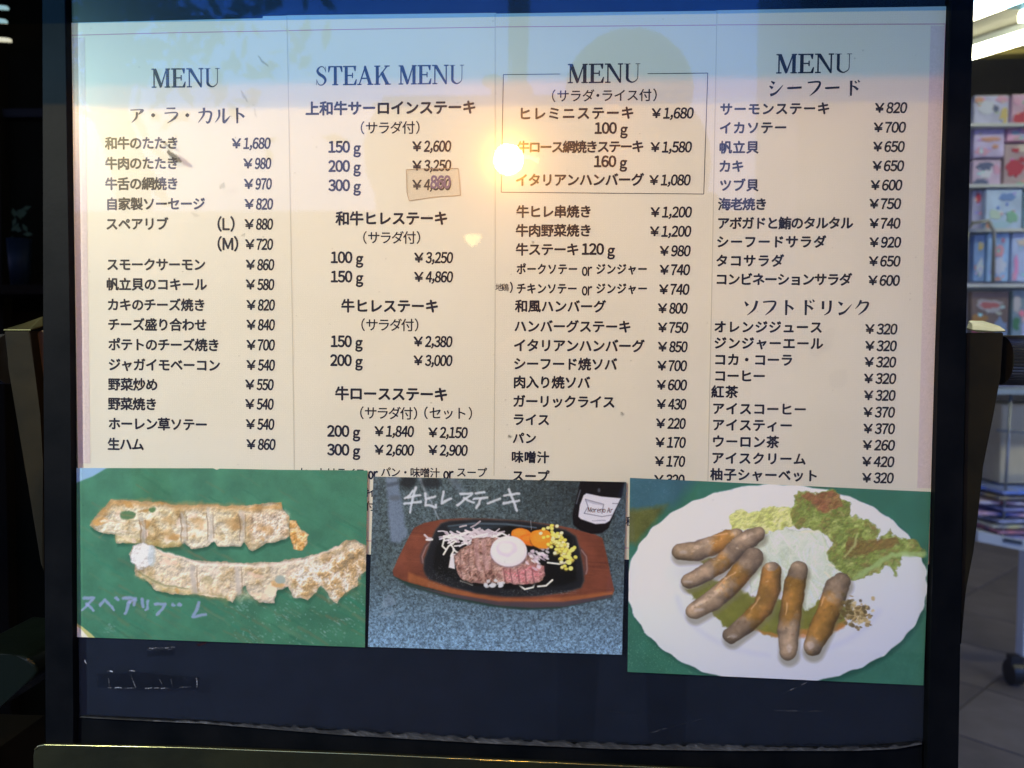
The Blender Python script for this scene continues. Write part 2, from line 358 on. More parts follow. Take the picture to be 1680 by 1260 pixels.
    def organic(s, pts, ramp, cell=20, seed=0, al=1, soft=1.6, rough=4, bump=1.0, edge=16, aniso=1.0, roughf=0):
        Q = np.array([s.T(p) for p in pts]); m, sl = s.mask(pts, soft, rough)
        h, w_ = m.shape; c = cell * s.scale()
        h1 = vnoise(int(h * aniso) + 2, w_, c, seed, 5); h1 = h1[(np.arange(h) * aniso).astype(int)]
        h2 = vnoise(h, w_, c * 2.2, seed + 50, 4); h3 = vnoise(h, w_, c * .45, seed + 90, 3)
        t = np.clip((h1 * .45 + h2 * .55 - .5) * 2.3 + .5, 0, 1)
        R_ = np.array(ramp, float) / 255.; xs = np.linspace(0, 1, len(R_)); col = np.stack([np.interp(t, xs, R_[:, k]) for k in range(3)], -1)
        hh = h1 * .7 + h2 * .8 + h3 * .12; gy, gx = np.gradient(hh * c); sh = np.clip(1 + bump * (-gx * .5 - gy * .8) * .30, .55, 1.45)
        m2, sl2 = s.mask(pts, max(2., edge * s.scale()), rough); ed = np.zeros_like(m)
        a0, a1 = sl[0].start - sl2[0].start, sl[1].start - sl2[1].start; mm = m2[a0:a0 + h, a1:a1 + w_] if a0 >= 0 and a1 >= 0 else m2[:h, :w_]
        if mm.shape == m.shape: sh = sh * (.72 + .28 * np.clip((mm - .5) * 2, 0, 1))
        s.put(m * al, np.clip(col * sh[..., None] * (1 + s.nf[sl][..., None] * .06), 0, 1), sl)
    def scale(s):
        if not hasattr(s, '_s'): s._s = (s.T((600, 400))[0] - s.T((500, 400))[0]) / 100
        return s._s
    def image(s, name, dim=1.17):
        im = bpy.data.images.new(name, s.W, s.H, alpha=True); A = s.a.copy()
        A[..., :3] = np.clip(A[..., :3] * dim, 0, 1); im.pixels.foreach_set(A[::-1].astype(np.float32).ravel()); im.update(); im.pack(); return im
    def quadmesh(s, name, Y, m, parent, pts=None):
        q = pts or s.q; th = .0003
        me = bpy.data.meshes.new(name); n = len(q)
        vs = [(x, Y, z) for x, z in q] + [(x, Y + th, z) for x, z in q]
        fs = [tuple(range(n))[::-1], tuple(range(n, 2 * n))] + [(i, (i + 1) % n, n + (i + 1) % n, n + i) for i in range(n)]
        me.from_pydata(vs, [], fs); uv = me.uv_layers.new()
        for l in me.loops:
            v = me.vertices[l.vertex_index].co; uv.data[l.index].uv = ((v.x - s.x0) / (s.x1 - s.x0), (v.z - s.z0) / (s.z1 - s.z0))
        return link(name, me, parent, m)
def print_mat(name, im):
    m = mat(name, (.5, .5, .5), .45, spec=.35); n = m.node_tree; t = n.nodes.new('ShaderNodeTexImage'); t.image = im; t.interpolation = 'Linear'
    n.links.new(t.outputs[0], n.nodes['Principled BSDF'].inputs['Base Color']); return m

# ================================================================== SETTING
tile_m = [mat('floor tile %d' % i, c, .5, bump=.1, bscale=40, var=.12, vscale=9) for i, c in enumerate(((.20, .172, .15), (.18, .155, .136), (.22, .19, .165)))]
floor = struct(box('floor', -8, 8, -14, 7, -.12, -.008, mat('grout', (.17, .15, .13), .8, var=.1)))
TS = .40; tmesh = []
for k in range(3):
    bm = bmesh.new(); add_box(bm, -TS / 2 + .004, TS / 2 - .004, -TS / 2 + .004, TS / 2 - .004, -.012, 0)
    bmesh.ops.recalc_face_normals(bm, faces=bm.faces); me = bpy.data.meshes.new('tile'); bm.to_mesh(me); bm.free(); me.materials.append(tile_m[k]); tmesh.append(me)
for i in range(-3, 15):
    for j in range(-3, 15):
        u_, v_ = i * TS, j * TS; x = .9 + (u_ - v_) * .7071; y = -.2 + (u_ + v_) * .7071
        if -1.6 < x < 4.6 and -.6 < y < 5.2 and not (x < .3 and y > 2.5):
            o = bpy.data.objects.new('tile', random.choice(tmesh)); COL.objects.link(o)
            o.location = (x, y, random.uniform(-.0006, .0006)); o.rotation_euler.z = math.pi / 4; o.parent = floor
struct(box('ceiling', -8, 8, -2.0, 7, 2.62, 2.75, mat('arcade ceiling', (.15, .145, .11), .7, var=.1, vscale=1.5)))
tag(box('back_wall', -8, 8, 5.6, 5.75, -.008, 2.62, mat('olive wall', (.11, .105, .08), .8, var=.1)), 'olive brown rear wall of the shop behind the display rack', 'wall')
tag(box('partition_wall', -2.2, -.585, 1.25, 1.33, 0, 2.62, DARK), 'near black partition wall behind the left side of the menu board', 'wall')

# shop ceiling tubes (right top)
TUBE = mat('lit tube', (.9, .9, .85), .5, emit=(1.0, .98, .72), estr=19)
def strip(a, b, wd, label):
    a = Vector(a); b = Vector(b); t = thing('ceiling_light', label, 'ceiling light', (a + b) / 2, 'strip lights on the shop ceiling')
    d = (b - a); L = d.length; ang = math.atan2(d.y, d.x)
    for nm, hw, z0, z1, m in (('housing', wd * .5, 2.58, 2.615, WHITEM), ('tube', wd * .5, 2.545, 2.578, TUBE)):
        bm = bmesh.new(); add_box(bm, -L / 2, L / 2, -hw, hw, z0 - 2.6, z1 - 2.6); bmesh.ops.rotate(bm, verts=bm.verts, matrix=Matrix.Rotation(ang, 3, 'Z'))
        bmesh.ops.translate(bm, verts=bm.verts, vec=((a.x + b.x) / 2, (a.y + b.y) / 2, 2.6)); bmesh_obj(nm, bm, m, t)
zc = 2.56
strip(PZ(1560, 33, zc), PZ(1740, -36, zc), .10, 'upper bright strip light on the shop ceiling right of the board')
strip(PZ(1560, 98, zc), PZ(1760, 37, zc), .075, 'lower long bright strip light above the goods rack')
strip((1.0, .75, zc), (3.4, .75, zc), .10, 'added ceiling strip light, unseen, put in to brighten the front of the rack')  # extra tube out of view, added to light the goods from the front
strip(PZ(1674, 27, zc), PZ(1790, 15, zc), .05, 'short strip light at the right edge between the two long ones')
# ducts on the ceiling
DUCT = mat('olive beam', (.30, .28, .18), .7)
bm = bmesh.new(); add_box(bm, .9, 5, 4.2, 4.5, 2.36, 2.619); tag(bmesh_obj('ceiling_beam', bm, DUCT), 'olive ceiling beam running across above the goods rack', 'beam')
bm = bmesh.new(); add_box(bm, 1.4, 4.5, 3.35, 3.42, 2.59, 2.619); tag(bmesh_obj('ceiling_beam', bm, mat('yellow trim', (.24, .20, .06), .7)), 'thin yellowish trim strip along the shop ceiling below the lights', 'beam')

# ------------------------------------------------------------------ goods rack (right, behind)
YR = 1.9
rack = thing('display_rack', 'white wire display rack of pastel goods right of the menu board', 'rack', (P(1640, 900, YR).x, YR, 0))
def rz(py): return P(1640, py, YR).z
xr0, xr1 = P(1560, 400, YR).x, P(1800, 400, YR).x
box('back_panel', xr0, xr1, YR + .16, YR + .17, rz(640), rz(158), mat('grey lilac panel', (.34, .34, .44), .7, var=.15), rack)
for py, nm in ((207, 'shelf'), (306, 'shelf'), (378, 'shelf'), (468, 'shelf'), (640, 'shelf')):
    box(nm, xr0, xr1, YR - .03, YR + .16, rz(py) - .008, rz(py) + (.002 if py != 640 else .006), WHITEM, rack)
for px in (1556, 1792):
    bm = bmesh.new(); x = P(px, 400, YR).x; tube(bm, [(x, YR + .1, .08), (x, YR + .1, rz(150))], .012); bmesh_obj('post', bm, WHITEM, rack, True)
bm = bmesh.new(); xa, xb = P(1582, 400, YR - .04).x, P(1628, 400, YR - .04).x
tube(bm, [(xa, YR - .05, rz(465)), (xa, YR - .05, rz(385)), (xa + .02, YR - .05, rz(370)), (xb - .02, YR - .05, rz(366)), (xb, YR - .05, rz(385)), (xb, YR - .05, rz(465))], .006)
bmesh_obj('wire_hoop', bm, mat('grey wire', (.35, .37, .33), .4, .6), rack, True)
def blob_pts(a, b, fx, fz, rx, rz_):
    w_, h_ = b.x - a.x, b.z - a.z; pr = [random.uniform(.65, 1.15) for _ in range(18)]
    pts = [(a.x + w_ * (fx + rx * pr[k] * math.cos(2 * math.pi * k / 18)), a.z + h_ * (fz + rz_ * pr[k] * math.sin(2 * math.pi * k / 18))) for k in range(18)]
    return [(min(max(x, a.x + .003), b.x - .003), min(max(z, a.z + .003), b.z - .003)) for x, z in pts]
def pack(px0, px1, py0, py1, base, blobs, label, dy=0):
    a, b = P(px0, py1, YR + dy), P(px1, py0, YR + dy)
    t = thing('goods_package', label, 'package', ((a.x + b.x) / 2, YR + dy, a.z), 'pastel packages on the display rack')
    box('wrapper', a.x, b.x, YR + dy, YR + dy + .03, a.z, b.z, mat('wrapper', tuple(min(.9, c * 1.15) for c in base), .35, var=.12, vscale=25, emit=None), t, bevel=.004)
    blobs = blobs + [(random.uniform(.1, .9), random.uniform(.08, .92), random.uniform(.03, .10), random.uniform(.02, .06), tuple(min(.9, max(.03, v * random.uniform(.6, 1.7))) for v in random.choice([PK, CY, CR, BL, base, base, OR]))) for _ in range(7)]
    for fx, fz, rx, rz_, c in blobs:
        bm = bmesh.new(); w_, h_ = b.x - a.x, b.z - a.z
        pts = blob_pts(a, b, fx, fz, rx, rz_)
        prism(bm, pts, YR + dy - .002 - .0005 * random.random(), YR + dy + .001); bmesh_obj('printed_patch', bm, mat('patch', c, .5), t)
L_ = (.52, .56, .80); PK = (.72, .42, .62); CY = (.42, .66, .80); CR = (.72, .68, .60); BL = (.20, .36, .72); GR = (.28, .58, .42); RD = (.52, .06, .10); DK = (.12, .16, .30); YL = (.66, .56, .22); OR = (.68, .38, .28)
pack(1597, 1656, 156, 205, L_, [(.35, .55, .28, .3, (.66, .74, .9)), (.62, .55, .1, .14, DK), (.85, .3, .13, .3, YL), (.8, .85, .2, .14, PK), (.15, .85, .15, .12, OR)], 'lilac package with yellow and blue shapes, top row left')
pack(1659, 1720, 154, 205, (.58, .40, .56), [(.45, .22, .38, .3, RD), (.15, .75, .12, .12, PK), (.5, .72, .2, .15, GR)], 'mauve package with a dark red arch, top row right')
pack(1597, 1649, 209, 258, (.56, .52, .80), [(.5, .6, .4, .08, OR), (.3, .2, .3, .14, PK), (.7, .35, .1, .1, OR)], 'plain pale violet package in the second row')
pack(1652, 1720, 209, 232, PK, [(.5, .4, .3, .2, L_), (.2, .6, .1, .15, CY)], 'pink card strip above the crimson package')
pack(1595, 1643, 262, 304, (.60, .50, .68), [(.42, .75, .3, .2, DK), (.45, .5, .25, .25, (.7, .75, .88)), (.3, .1, .3, .15, DK), (.85, .6, .12, .2, PK)], 'lilac package with a dark blue arc in the third row')
pack(1646, 1720, 236, 304, (.42, .34, .36), [(.25, .42, .2, .24, RD), (.42, .62, .1, .07, RD), (.5, .9, .3, .1, CR), (.25, .85, .1, .06, RD), (.65, .2, .1, .08, YL), (.5, .04, .25, .06, GR)], 'brownish package with a crimson shape in the third row')
pack(1594, 1640, 312, 376, (.36, .38, .56), [(.7, .8, .3, .3, (.78, .84, .62)), (.2, .8, .12, .15, RD), (.55, .3, .2, .1, CR)], 'blue grey package with a pale yellow patch behind the wire hoop')
pack(1616, 1678, 310, 376, (.44, .60, .84), [(.4, .1, .3, .12, CY), (.72, .3, .17, .17, GR), (.25, .35, .18, .14, (.55, .75, .66)), (.1, .1, .1, .12, OR), (.6, .8, .25, .1, BL)], 'light blue package with green spots in the fourth row', -.02)
pack(1681, 1740, 312, 376, (.44, .66, .90), [(.2, .3, .2, .2, BL), (.6, .7, .2, .1, PK)], 'sky blue package at the right end of the fourth row', -.02)
pack(1596, 1617, 385, 462, (.20, .34, .62), [(.6, .3, .3, .2, (.6, .7, .8)), (.6, .75, .25, .1, YL)], 'narrow blue package inside the wire hoop')
pack(1619, 1657, 382, 462, (.30, .50, .84), [(.5, .62, .3, .12, (.74, .40, .48)), (.5, .32, .36, .18, (.62, .72, .9)), (.6, .28, .15, .08, CR), (.5, .04, .15, .07, OR)], 'blue package with a red dome and pale figure in the fifth row', -.01)
pack(1659, 1720, 382, 462, (.40, .52, .78), [(.12, .3, .06, .3, (.76, .34, .66)), (.4, .8, .3, .1, CR), (.05, .1, .06, .1, PK)], 'grey blue package with a magenta stripe in the fifth row', -.01)
pack(1592, 1656, 478, 560, (.16, .12, .10), [(.45, .72, .4, .14, (.40, .40, .42)), (.45, .72, .27, .07, (.42, .14, .14)), (.2, .45, .25, .09, (.38, .2, .06)), (.3, .2, .3, .07, (.32, .07, .12)), (.8, .2, .22, .3, (.22, .30, .46))], 'dark brown package with a pale oval badge below the white shelf')
pack(1658, 1720, 476, 600, (.20, .28, .34), [(.1, .8, .14, .12, (.5, .5, .52)), (.1, .55, .12, .1, (.08, .24, .12)), (.35, .35, .1, .3, L_)], 'dark teal package with a pale round print below the white shelf')

# trolley below the rack
tz = lambda py: P(1640, py, YR - .06).z
tro = thing('trolley', 'white trolley on castors with a low shelf right of the board', 'trolley', (P(1660, 900, YR - .06).x, YR, 0))
xt0, xt1 = P(1596, 800, YR - .06).x, P(1790, 800, YR - .06).x
box('top_rail', xt0, xt1, YR - .10, YR + .3, tz(646), tz(638), mat('pale blue rail', (.40, .50, .52), .4, var=.03), tro)
bm = bmesh.new(); prism(bm, [(xt0, tz(868)), (xt0, tz(884)), (xt1, tz(920)), (xt1, tz(904))][::-1], YR - .10, YR + .3); bmesh_obj('shelf', bm, WHITEM, tro)
bm = bmesh.new(); a, b = P(1646, 882, YR - .10), P(1676, 893, YR - .10); prism(bm, [(a.x, a.z), (b.x, a.z - .010), (b.x, b.z - .002), (a.x, b.z + .008)], YR - .104, YR - .099); bmesh_obj('label_holder', bm, mat('dark tag', (.06, .08, .10), .5), tro)
bm = bmesh.new(); x = P(1657, 700, YR - .08).x; tube(bm, [(x - .012, YR - .08, tz(880)), (x, YR - .08, tz(646))], .0045); tube(bm, [(xt0 + .06, YR - .08, tz(705)), (xt1, YR - .08, tz(714))], .0045); bmesh_obj('wire_guard', bm, mat('grey wire2', (.30, .33, .33), .4, .6), tro, True)
bm = bmesh.new(); x = P(1681, 900, YR - .08).x; add_box(bm, x - .006, x + .03, YR - .10, YR - .06, .10, tz(890)); bmesh_obj('leg', bm, WHITEM, tro)
cx, cz = P(1668, 963, YR - .08).x, .042
cs_ = bmesh_obj('castor', (lambda b_: (tube(b_, [(cx - .016, YR - .08, cz), (cx + .016, YR - .08, cz)], .04, 20), b_)[1])(bmesh.new()), RUB, tro)
bm = bmesh.new(); add_box(bm, cx - .02, cx + .02, YR - .10, YR - .07, .06, .10); bmesh_obj('fork', bm, mat('dark steel', (.06, .06, .06), .4, .6), cs_)
a, b = P(1645, 795, YR), P(1760, 664, YR)
tag(box('cardboard_carton', a.x, b.x, YR + .02, YR + .22, a.z, b.z, CREAM, bevel=.006), 'cream carton standing at the back of the white trolley', 'carton')
cols = [(.30, .34, .46), (.50, .42, .20), (.42, .16, .16), (.20, .25, .42), (.10, .18, .50), (.07, .08, .12), (.42, .42, .46), (.20, .20, .34), (.46, .30, .34)]
mlab = ['grey blue magazine on top of the trolley pile', 'ochre magazine second from the top of the trolley pile', 'dark red magazine in the upper half of the trolley pile', 'slate blue magazine in the middle of the trolley pile', 'bright blue magazine in the lower half of the pile', 'black magazine low in the trolley pile', 'light grey magazine near the bottom of the pile', 'violet magazine second from the bottom of the pile', 'dusty pink magazine at the bottom of the trolley pile']
for k in range(9):
    py = 800 + k * 8.2; x0 = P(1604, 800, YR).x + random.uniform(-.01, .02); z1 = P(1640, py, YR - .03).z - .002 * k
    bm = bmesh.new(); add_box(bm, x0, x0 + .30, -.12, .12, 0, .0105); bmesh.ops.rotate(bm, verts=bm.verts, cent=(x0 + .12, 0, 0), matrix=Matrix.Rotation(random.uniform(-.2, .2), 3, 'Z')); bmesh.ops.translate(bm, verts=bm.verts, vec=(0, YR + .04, z1 - .0115))
    tag(bmesh_obj('magazine', bm, mat('magazine cover', cols[k], .35, col2=tuple(min(1, c * 2.2) for c in cols[(k + 4) % 9]), vscale=18)), mlab[k], 'magazine', 'magazines piled on the trolley')

# ------------------------------------------------------------------ dark left side
lw = thing('shop_window', 'dark tinted shop window to the left of the menu board', 'window', (-1.0, .9, 0))
GLD = mat('dark tinted glass', (.005, .0045, .002), .15, col2=(.008, .008, .005), vscale=3, spec=.0)
box('pane', -1.6, -.60, .90, .906, .05, 2.6, GLD, lw)
box('frame', P(-40, 200, .88).x, P(4, 200, .88).x, .87, .93, .02, 2.6, DARK, lw)
ql = [P(0, 184, .885), P(66, 192, .885)]
box('crossbar', -1.6, -.60, .88, .90, ql[0].z - .012, ql[0].z + .006, mat('dark bar', (.012, .013, .014), .7, spec=.1), lw)
LT = mat('dim lamp', (.6, .6, .5), .5, emit=(.75, .72, .5), estr=.9)
for py, x1_, lb in ((12, 13, 'uppermost of three small dim strip lights at the top left corner'), (34, 11, 'middle one of three small dim strip lights at the top left corner'), (65, 18, 'lowest of three small dim strip lights at the top left corner')):
    a, b = P(-25, py - 3, .86), P(x1_, py + 4, .86)
    bm = bmesh.new(); prism(bm, [(a.x, b.z + .004), (b.x, b.z), (b.x, b.z + .007), (a.x, a.z + .004)], .855, .865); tag(bmesh_obj('strip_light', bm, LT, bevel=.002), lb, 'strip light', 'small dim strip lights at the top left')
lf = thing('potted_plant', 'small dim green plant behind the frame at the left edge', 'plant', (P(28, 470, .8).x, .8, P(28, 470, .8).z))
for k in range(14):
    a = P(18 + random.random() * 22, 340 + random.random() * 48, .80); bm = bmesh.new(); L = .02; an = random.uniform(0, 6.3)
    d = Vector((math.cos(an), .15, math.sin(an))) * L; n_ = Vector((-math.sin(an), .1, math.cos(an))) * .005
    vs = [bm.verts.new(a), bm.verts.new(a + d * .5 + n_), bm.verts.new(a + d), bm.verts.new(a + d * .5 - n_)]; bm.faces.new(vs); bmesh_obj('leaf', bm, mat('leaf', (.03, .05, .022), .6, spec=.1), lf)
a, b = P(14, 470, .8), P(50, 392, .8)
bm = bmesh.new(); tube(bm, [((a.x + b.x) / 2, .8, a.z), ((a.x + b.x) / 2, .8, b.z)], [.017, .024], 16); bmesh_obj('pot', bm, mat('dark blue pot', (.004, .009, .014), .5, spec=.1), lf, True)
box('ledge', a.x - .3, b.x + .1, .74, .86, a.z - .02, a.z - .001, DARK, lf)
# glossy block, bottom left
bm = bmesh.new(); pts = [(-60, 1068), (20, 1074), (44, 1079), (58, 1090), (63, 1103), (55, 1115), (30, 1132), (0, 1160), (-60, 1200)]
prism(bm, [(P(x, y, .02).x, P(x, y, .02).z) for x, y in pts], .02, .14)
tag(bmesh_obj('stone_block', bm, DARKGL, bevel=.004, seg=3), 'glossy black rounded block at the lower left beside the frame', 'block')
bm = bmesh.new(); a = P(-60, 1200, .1); add_box(bm, a.x - .2, P(30, 1180, .1).x, .03, .15, 0, P(0, 1190, .1).z - .01); tag(bmesh_obj('pedestal', bm, DARK), 'black pedestal under the glossy block at the lower left', 'pedestal')

# ================================================================== THE MENU BOARD
board = thing('menu_board', 'black framed glazed menu board held between two brass arms', 'menu board', (0, 0, 0))
IL, IR, ILb, IRb = bd(117, 300)[0], bd(1546, 300)[0], bd(130, 1180)[0], bd(1514, 1200)[0]
xl = bd(124, 600)[0]; xr_ = bd(1532, 600)[0]
def quadp(p): return [bd(*q) for q in p]
# navy back board
bm = bmesh.new(); prism(bm, quadp([(100, -60), (1600, -60), (1560, 1260), (110, 1260)]), .0004, .012); bmesh_obj('backboard', bm, NAVY, board)
# frame rails (real depth, butt jointed)
def rail(name, pts, y0=-.0108, y1=.045, m=FRAME, bev=.0012):
    bm = bmesh.new(); prism(bm, [(P(x, y, y0 if (x < 100 or x > 1560 or 140 < x < 1511) else 0).x, P(x, y, y0).z) for x, y in pts], y0, y1); return bmesh_obj(name, bm, m, board, bevel=bev)
rail('side_rail', [(68, -70), (116.5, -70), (124.5, 560), (130, 1176), (130, 1320), (75, 1320), (71, 560)])
rail('side_rail', [(1553, -70), (1599, -70), (1583, 640), (1572, 1320), (1512, 1320), (1514.5, 1205), (1530, 640)])
rail('top_rail', [(116.9, -70), (1552.6, -70), (1552, -32), (117, -30)])
rail('bottom_rail', [(130.5, 1175), (330, 1184), (560, 1201), (800, 1215), (1000, 1223), (1200, 1227), (1400, 1227), (1511.5, 1218), (1511.5, 1320), (130.5, 1320)], -.004, .045)
# glass pane with a gently bowed lower edge
gb = [(130.6, 1177), (200, 1181), (330, 1187), (560, 1206), (800, 1220), (1000, 1229), (1200, 1232), (1400, 1232), (1470, 1229), (1513, 1221)]
gt = [(1552, -31), (117.4, -29)]
GA, GBK = -.0095, -.0065

# dirt, scratches and old tape marks on the glass, drawn into one transparent print
D = Paint((0, 0), 1.0, [(110, -40), (1560, -40), (1560, 1240), (110, 1240)], res=1900, alpha=True, Yp=-.0095)
for x, y, a_, l, r_, al in ((272, 236, 40, 14, 2.4, .5), (286, 256, 38, 26, 5, .75), (292, 262, 40, 12, 3, .5), (432, 100, 48, 22, 1.4, .4), (400, 158, 60, 20, 1.6, .28), (418, 185, 80, 14, 1.6, .12), (364, 304, -60, 10, 4, .22), (320, 352, 20, 12, 3, .1), (836, 716, 40, 5, 2, .7), (1020, 678, 40, 3, 1.2, .6), (873, 396, 0, 2, 1.5, .6), (398, 385, -40, 6, 1.5, .3), (1375, 620, -50, 24, 14, .025), (1350, 560, -50, 40, 16, .02), (1080, 385, -30, 8, 1, .2)):
    dx, dy = math.cos(math.radians(a_)) * l / 2, math.sin(math.radians(a_)) * l / 2
    D.line([(x - dx, y - dy), (x, y + 1), (x + dx, y + dy)], [r_ * .5, r_, r_ * .4], (92, 84, 66), al, 3., rough=3)
W_ = (170, 178, 190)
D.poly([(159, 1105), (230, 1101), (327, 1110), (326, 1130), (240, 1131), (160, 1127)], (22, 24, 30), .25, 3, 2, .3); D.poly([(240, 1066), (286, 1063), (286, 1074), (241, 1077)], (20, 22, 28), .2, 3, 2)
for x0, y0, x1, y1, al in ((176, 1100, 184, 1101, .55), (212, 1100, 220, 1100, .45), (177, 1127, 226, 1128, .30), (232, 1128, 275, 1128, .25), (288, 1127, 312, 1126, .22), (215, 1108, 222, 1127, .25), (262, 1114, 268, 1127, .2), (280, 1114, 283, 1127, .2), (322, 1112, 323, 1127, .25), (178, 1112, 179, 1126, .2), (160, 1112, 161, 1125, .12), (296, 1108, 312, 1118, .14), (240, 1063, 286, 1061, .25), (242, 1066, 282, 1064, .15), (1066, 1201, 1160, 1176, .16), (1282, 1138, 1328, 1116, .22), (1264, 1165, 1348, 1166, .20), (139, 1083, 141, 1088, .5), (1000, 1166, 1040, 1170, .12), (428, 1138, 432, 1142, .15), (80, 690, 100, 672, .3)):
    n = max(2, int(math.hypot(x1 - x0, y1 - y0) / 5)); pts = [(x0 + (x1 - x0) * i / n + random.uniform(-.4, .4), y0 + (y1 - y0) * i / n + random.uniform(-.5, .5)) for i in range(n + 1)]
    for a_, b_ in zip(pts, pts[1:]):
        if random.random() < .8: D.line([a_, b_], 1.0, W_, min(1, al * 2.6) * random.uniform(.4, 1.1), .7)
D.poly([(321, 1056), (338, 1052), (340, 1054), (326, 1060)], (90, 40, 40), .6)
up_ = [(x, y - (2 + 9 * min(1, max(0, (x - 230) / 300)) * (.6 if x > 1250 else 1)) * random.uniform(.6, 1.2)) for x in range(132, 1512, 9) for y in [np.interp(x, [p[0] for p in gb], [p[1] for p in gb])]]
D.poly(up_ + gb[::-1], (120, 126, 132), .60, 2.5, 3, .35)      # grime along the lower edge
for k in range(520):
    x = random.uniform(132, 1510); y = np.interp(x, [p[0] for p in gb], [p[1] for p in gb]); th = 2 + 9 * min(1, max(0, (x - 230) / 300))
    if random.random() < .5: D.line([(x, y - random.random() * th), (x + random.uniform(1, 16), y - random.random() * th * .4)], random.uniform(.5, 1.6), (150, 155, 158), random.uniform(.05, .3), 1.2, rough=1)
    else: D.line([(x, y - th * random.uniform(.8, 1.3)), (x + random.uniform(3, 20), y - th * random.uniform(.8, 1.1))], .6, (30, 34, 40), .4, 1)
for k in range(260):
    x, y = random.uniform(125, 1510), random.uniform(20, 1200); D.ell(x, y, .5 + random.random(), .5 + random.random() * .5, (185, 185, 180) if y > 1040 or random.random() < .5 else (80, 74, 62), random.uniform(.05, .3), n=6)
dimg = D.image('glass dirt', 1.0)

def glass_mat(name, im=None, F0=.050):
    m = bpy.data.materials.new(name); m.use_nodes = True; n = m.node_tree; n.nodes.clear(); N = n.nodes.new; Lk = n.links.new
    out = N('ShaderNodeOutputMaterial'); geo = N('ShaderNodeNewGeometry'); dot = N('ShaderNodeVectorMath'); dot.operation = 'DOT_PRODUCT'
    Lk(geo.outputs['Normal'], dot.inputs[0]); Lk(geo.outputs['Incoming'], dot.inputs[1])
    ab = N('ShaderNodeMath'); ab.operation = 'ABSOLUTE'; Lk(dot.outputs['Value'], ab.inputs[0])
    om = N('ShaderNodeMath'); om.operation = 'SUBTRACT'; om.inputs[0].default_value = 1; Lk(ab.outputs[0], om.inputs[1])
    pw = N('ShaderNodeMath'); pw.operation = 'POWER'; pw.inputs[1].default_value = 5; Lk(om.outputs[0], pw.inputs[0])
    fr = N('ShaderNodeMath'); fr.operation = 'MULTIPLY_ADD'; fr.inputs[1].default_value = 1 - F0; fr.inputs[2].default_value = F0; Lk(pw.outputs[0], fr.inputs[0])
    tr = N('ShaderNodeBsdfTransparent'); tr.inputs[0].default_value = (.97, .98, .98, 1)
    g1 = N('ShaderNodeBsdfGlossy'); g1.inputs['Roughness'].default_value = .0
    g2 = N('ShaderNodeBsdfGlossy'); g2.inputs['Roughness'].default_value = .32; g2.inputs[0].default_value = (1, .75, .45, 1)
    g3 = N('ShaderNodeBsdfGlossy'); g3.inputs['Roughness'].default_value = .15; g3.inputs[0].default_value = (1, .9, .55, 1)
    gm = N('ShaderNodeMixShader'); gm.inputs[0].default_value = .42; Lk(g1.outputs[0], gm.inputs[1])
    gh = N('ShaderNodeMixShader'); gh.inputs[0].default_value = .45; Lk(g2.outputs[0], gh.inputs[1]); Lk(g3.outputs[0], gh.inputs[2]); Lk(gh.outputs[0], gm.inputs[2])
    gm.inputs[0].default_value = .42
    mx = N('ShaderNodeMixShader'); Lk(fr.outputs[0], mx.inputs[0]); Lk(tr.outputs[0], mx.inputs[1]); Lk(gm.outputs[0], mx.inputs[2])
    last = mx
    if im:
        ti = N('ShaderNodeTexImage'); ti.image = im; ti.extension = 'CLIP'; df = N('ShaderNodeBsdfDiffuse'); Lk(ti.outputs[0], df.inputs[0])
        m2 = N('ShaderNodeMixShader'); Lk(ti.outputs[1], m2.inputs[0]); Lk(mx.outputs[0], m2.inputs[1]); Lk(df.outputs[0], m2.inputs[2]); last = m2
    Lk(last.outputs[0], out.inputs[0]); return m
GLF = glass_mat('front glass', dimg); GLB = glass_mat('rear glass face'); GLE = mat('dusty glass edge', (.05, .055, .055), .6, bump=.3, spec=.1)
q = [(P(x, y, GA).x, P(x, y, GA).z) for x, y in gb[::-1] + gt[::-1]]; n = len(q)
me = bpy.data.meshes.new('glass_pane'); me.from_pydata([(x, GA, z) for x, z in q] + [(x, GBK, z) for x, z in q], [], [tuple(range(n)), tuple(range(n, 2 * n))[::-1]] + [(i, n + i, n + (i + 1) % n, (i + 1) % n) for i in range(n)])
uv = me.uv_layers.new()
for l in me.loops:
    v = me.vertices[l.vertex_index].co; uv.data[l.index].uv = ((v.x - D.x0) / (D.x1 - D.x0), (v.z - D.z0) / (D.z1 - D.z0))
gp = link('glass_pane', me, board, GLF); me.materials.append(GLB); me.materials.append(GLE)
for i, p in enumerate(me.polygons): p.material_index = 0 if i == 0 else 2 if 2 <= i <= len(gb) else 1
# unseen tinted sheet added above the board to colour light on the sheet tops
vm = bpy.data.materials.new('tinted acrylic'); vm.use_nodes = True; n_ = vm.node_tree; n_.nodes.clear(); o_ = n_.nodes.new('ShaderNodeOutputMaterial'); t_ = n_.nodes.new('ShaderNodeBsdfTransparent'); t_.inputs[0].default_value = (.62, .81, .98, 1); n_.links.new(t_.outputs[0], o_.inputs[0])
VZ = ZB + .52
box('added_tint_sheet', -.66, .62, -.12, -.022, VZ, VZ + .004, vm, board); box('added_tint_lip', -.66, .62, -.124, -.1205, ZB + .323, VZ + .004, vm, board)
box('tint_sheet_bracket', -.50, -.48, -.11, -.0165, VZ - .012, VZ - .001, FRAME, board); box('tint_sheet_bracket', .52, .54, -.11, -.0165, VZ - .012, VZ - .001, FRAME, board)

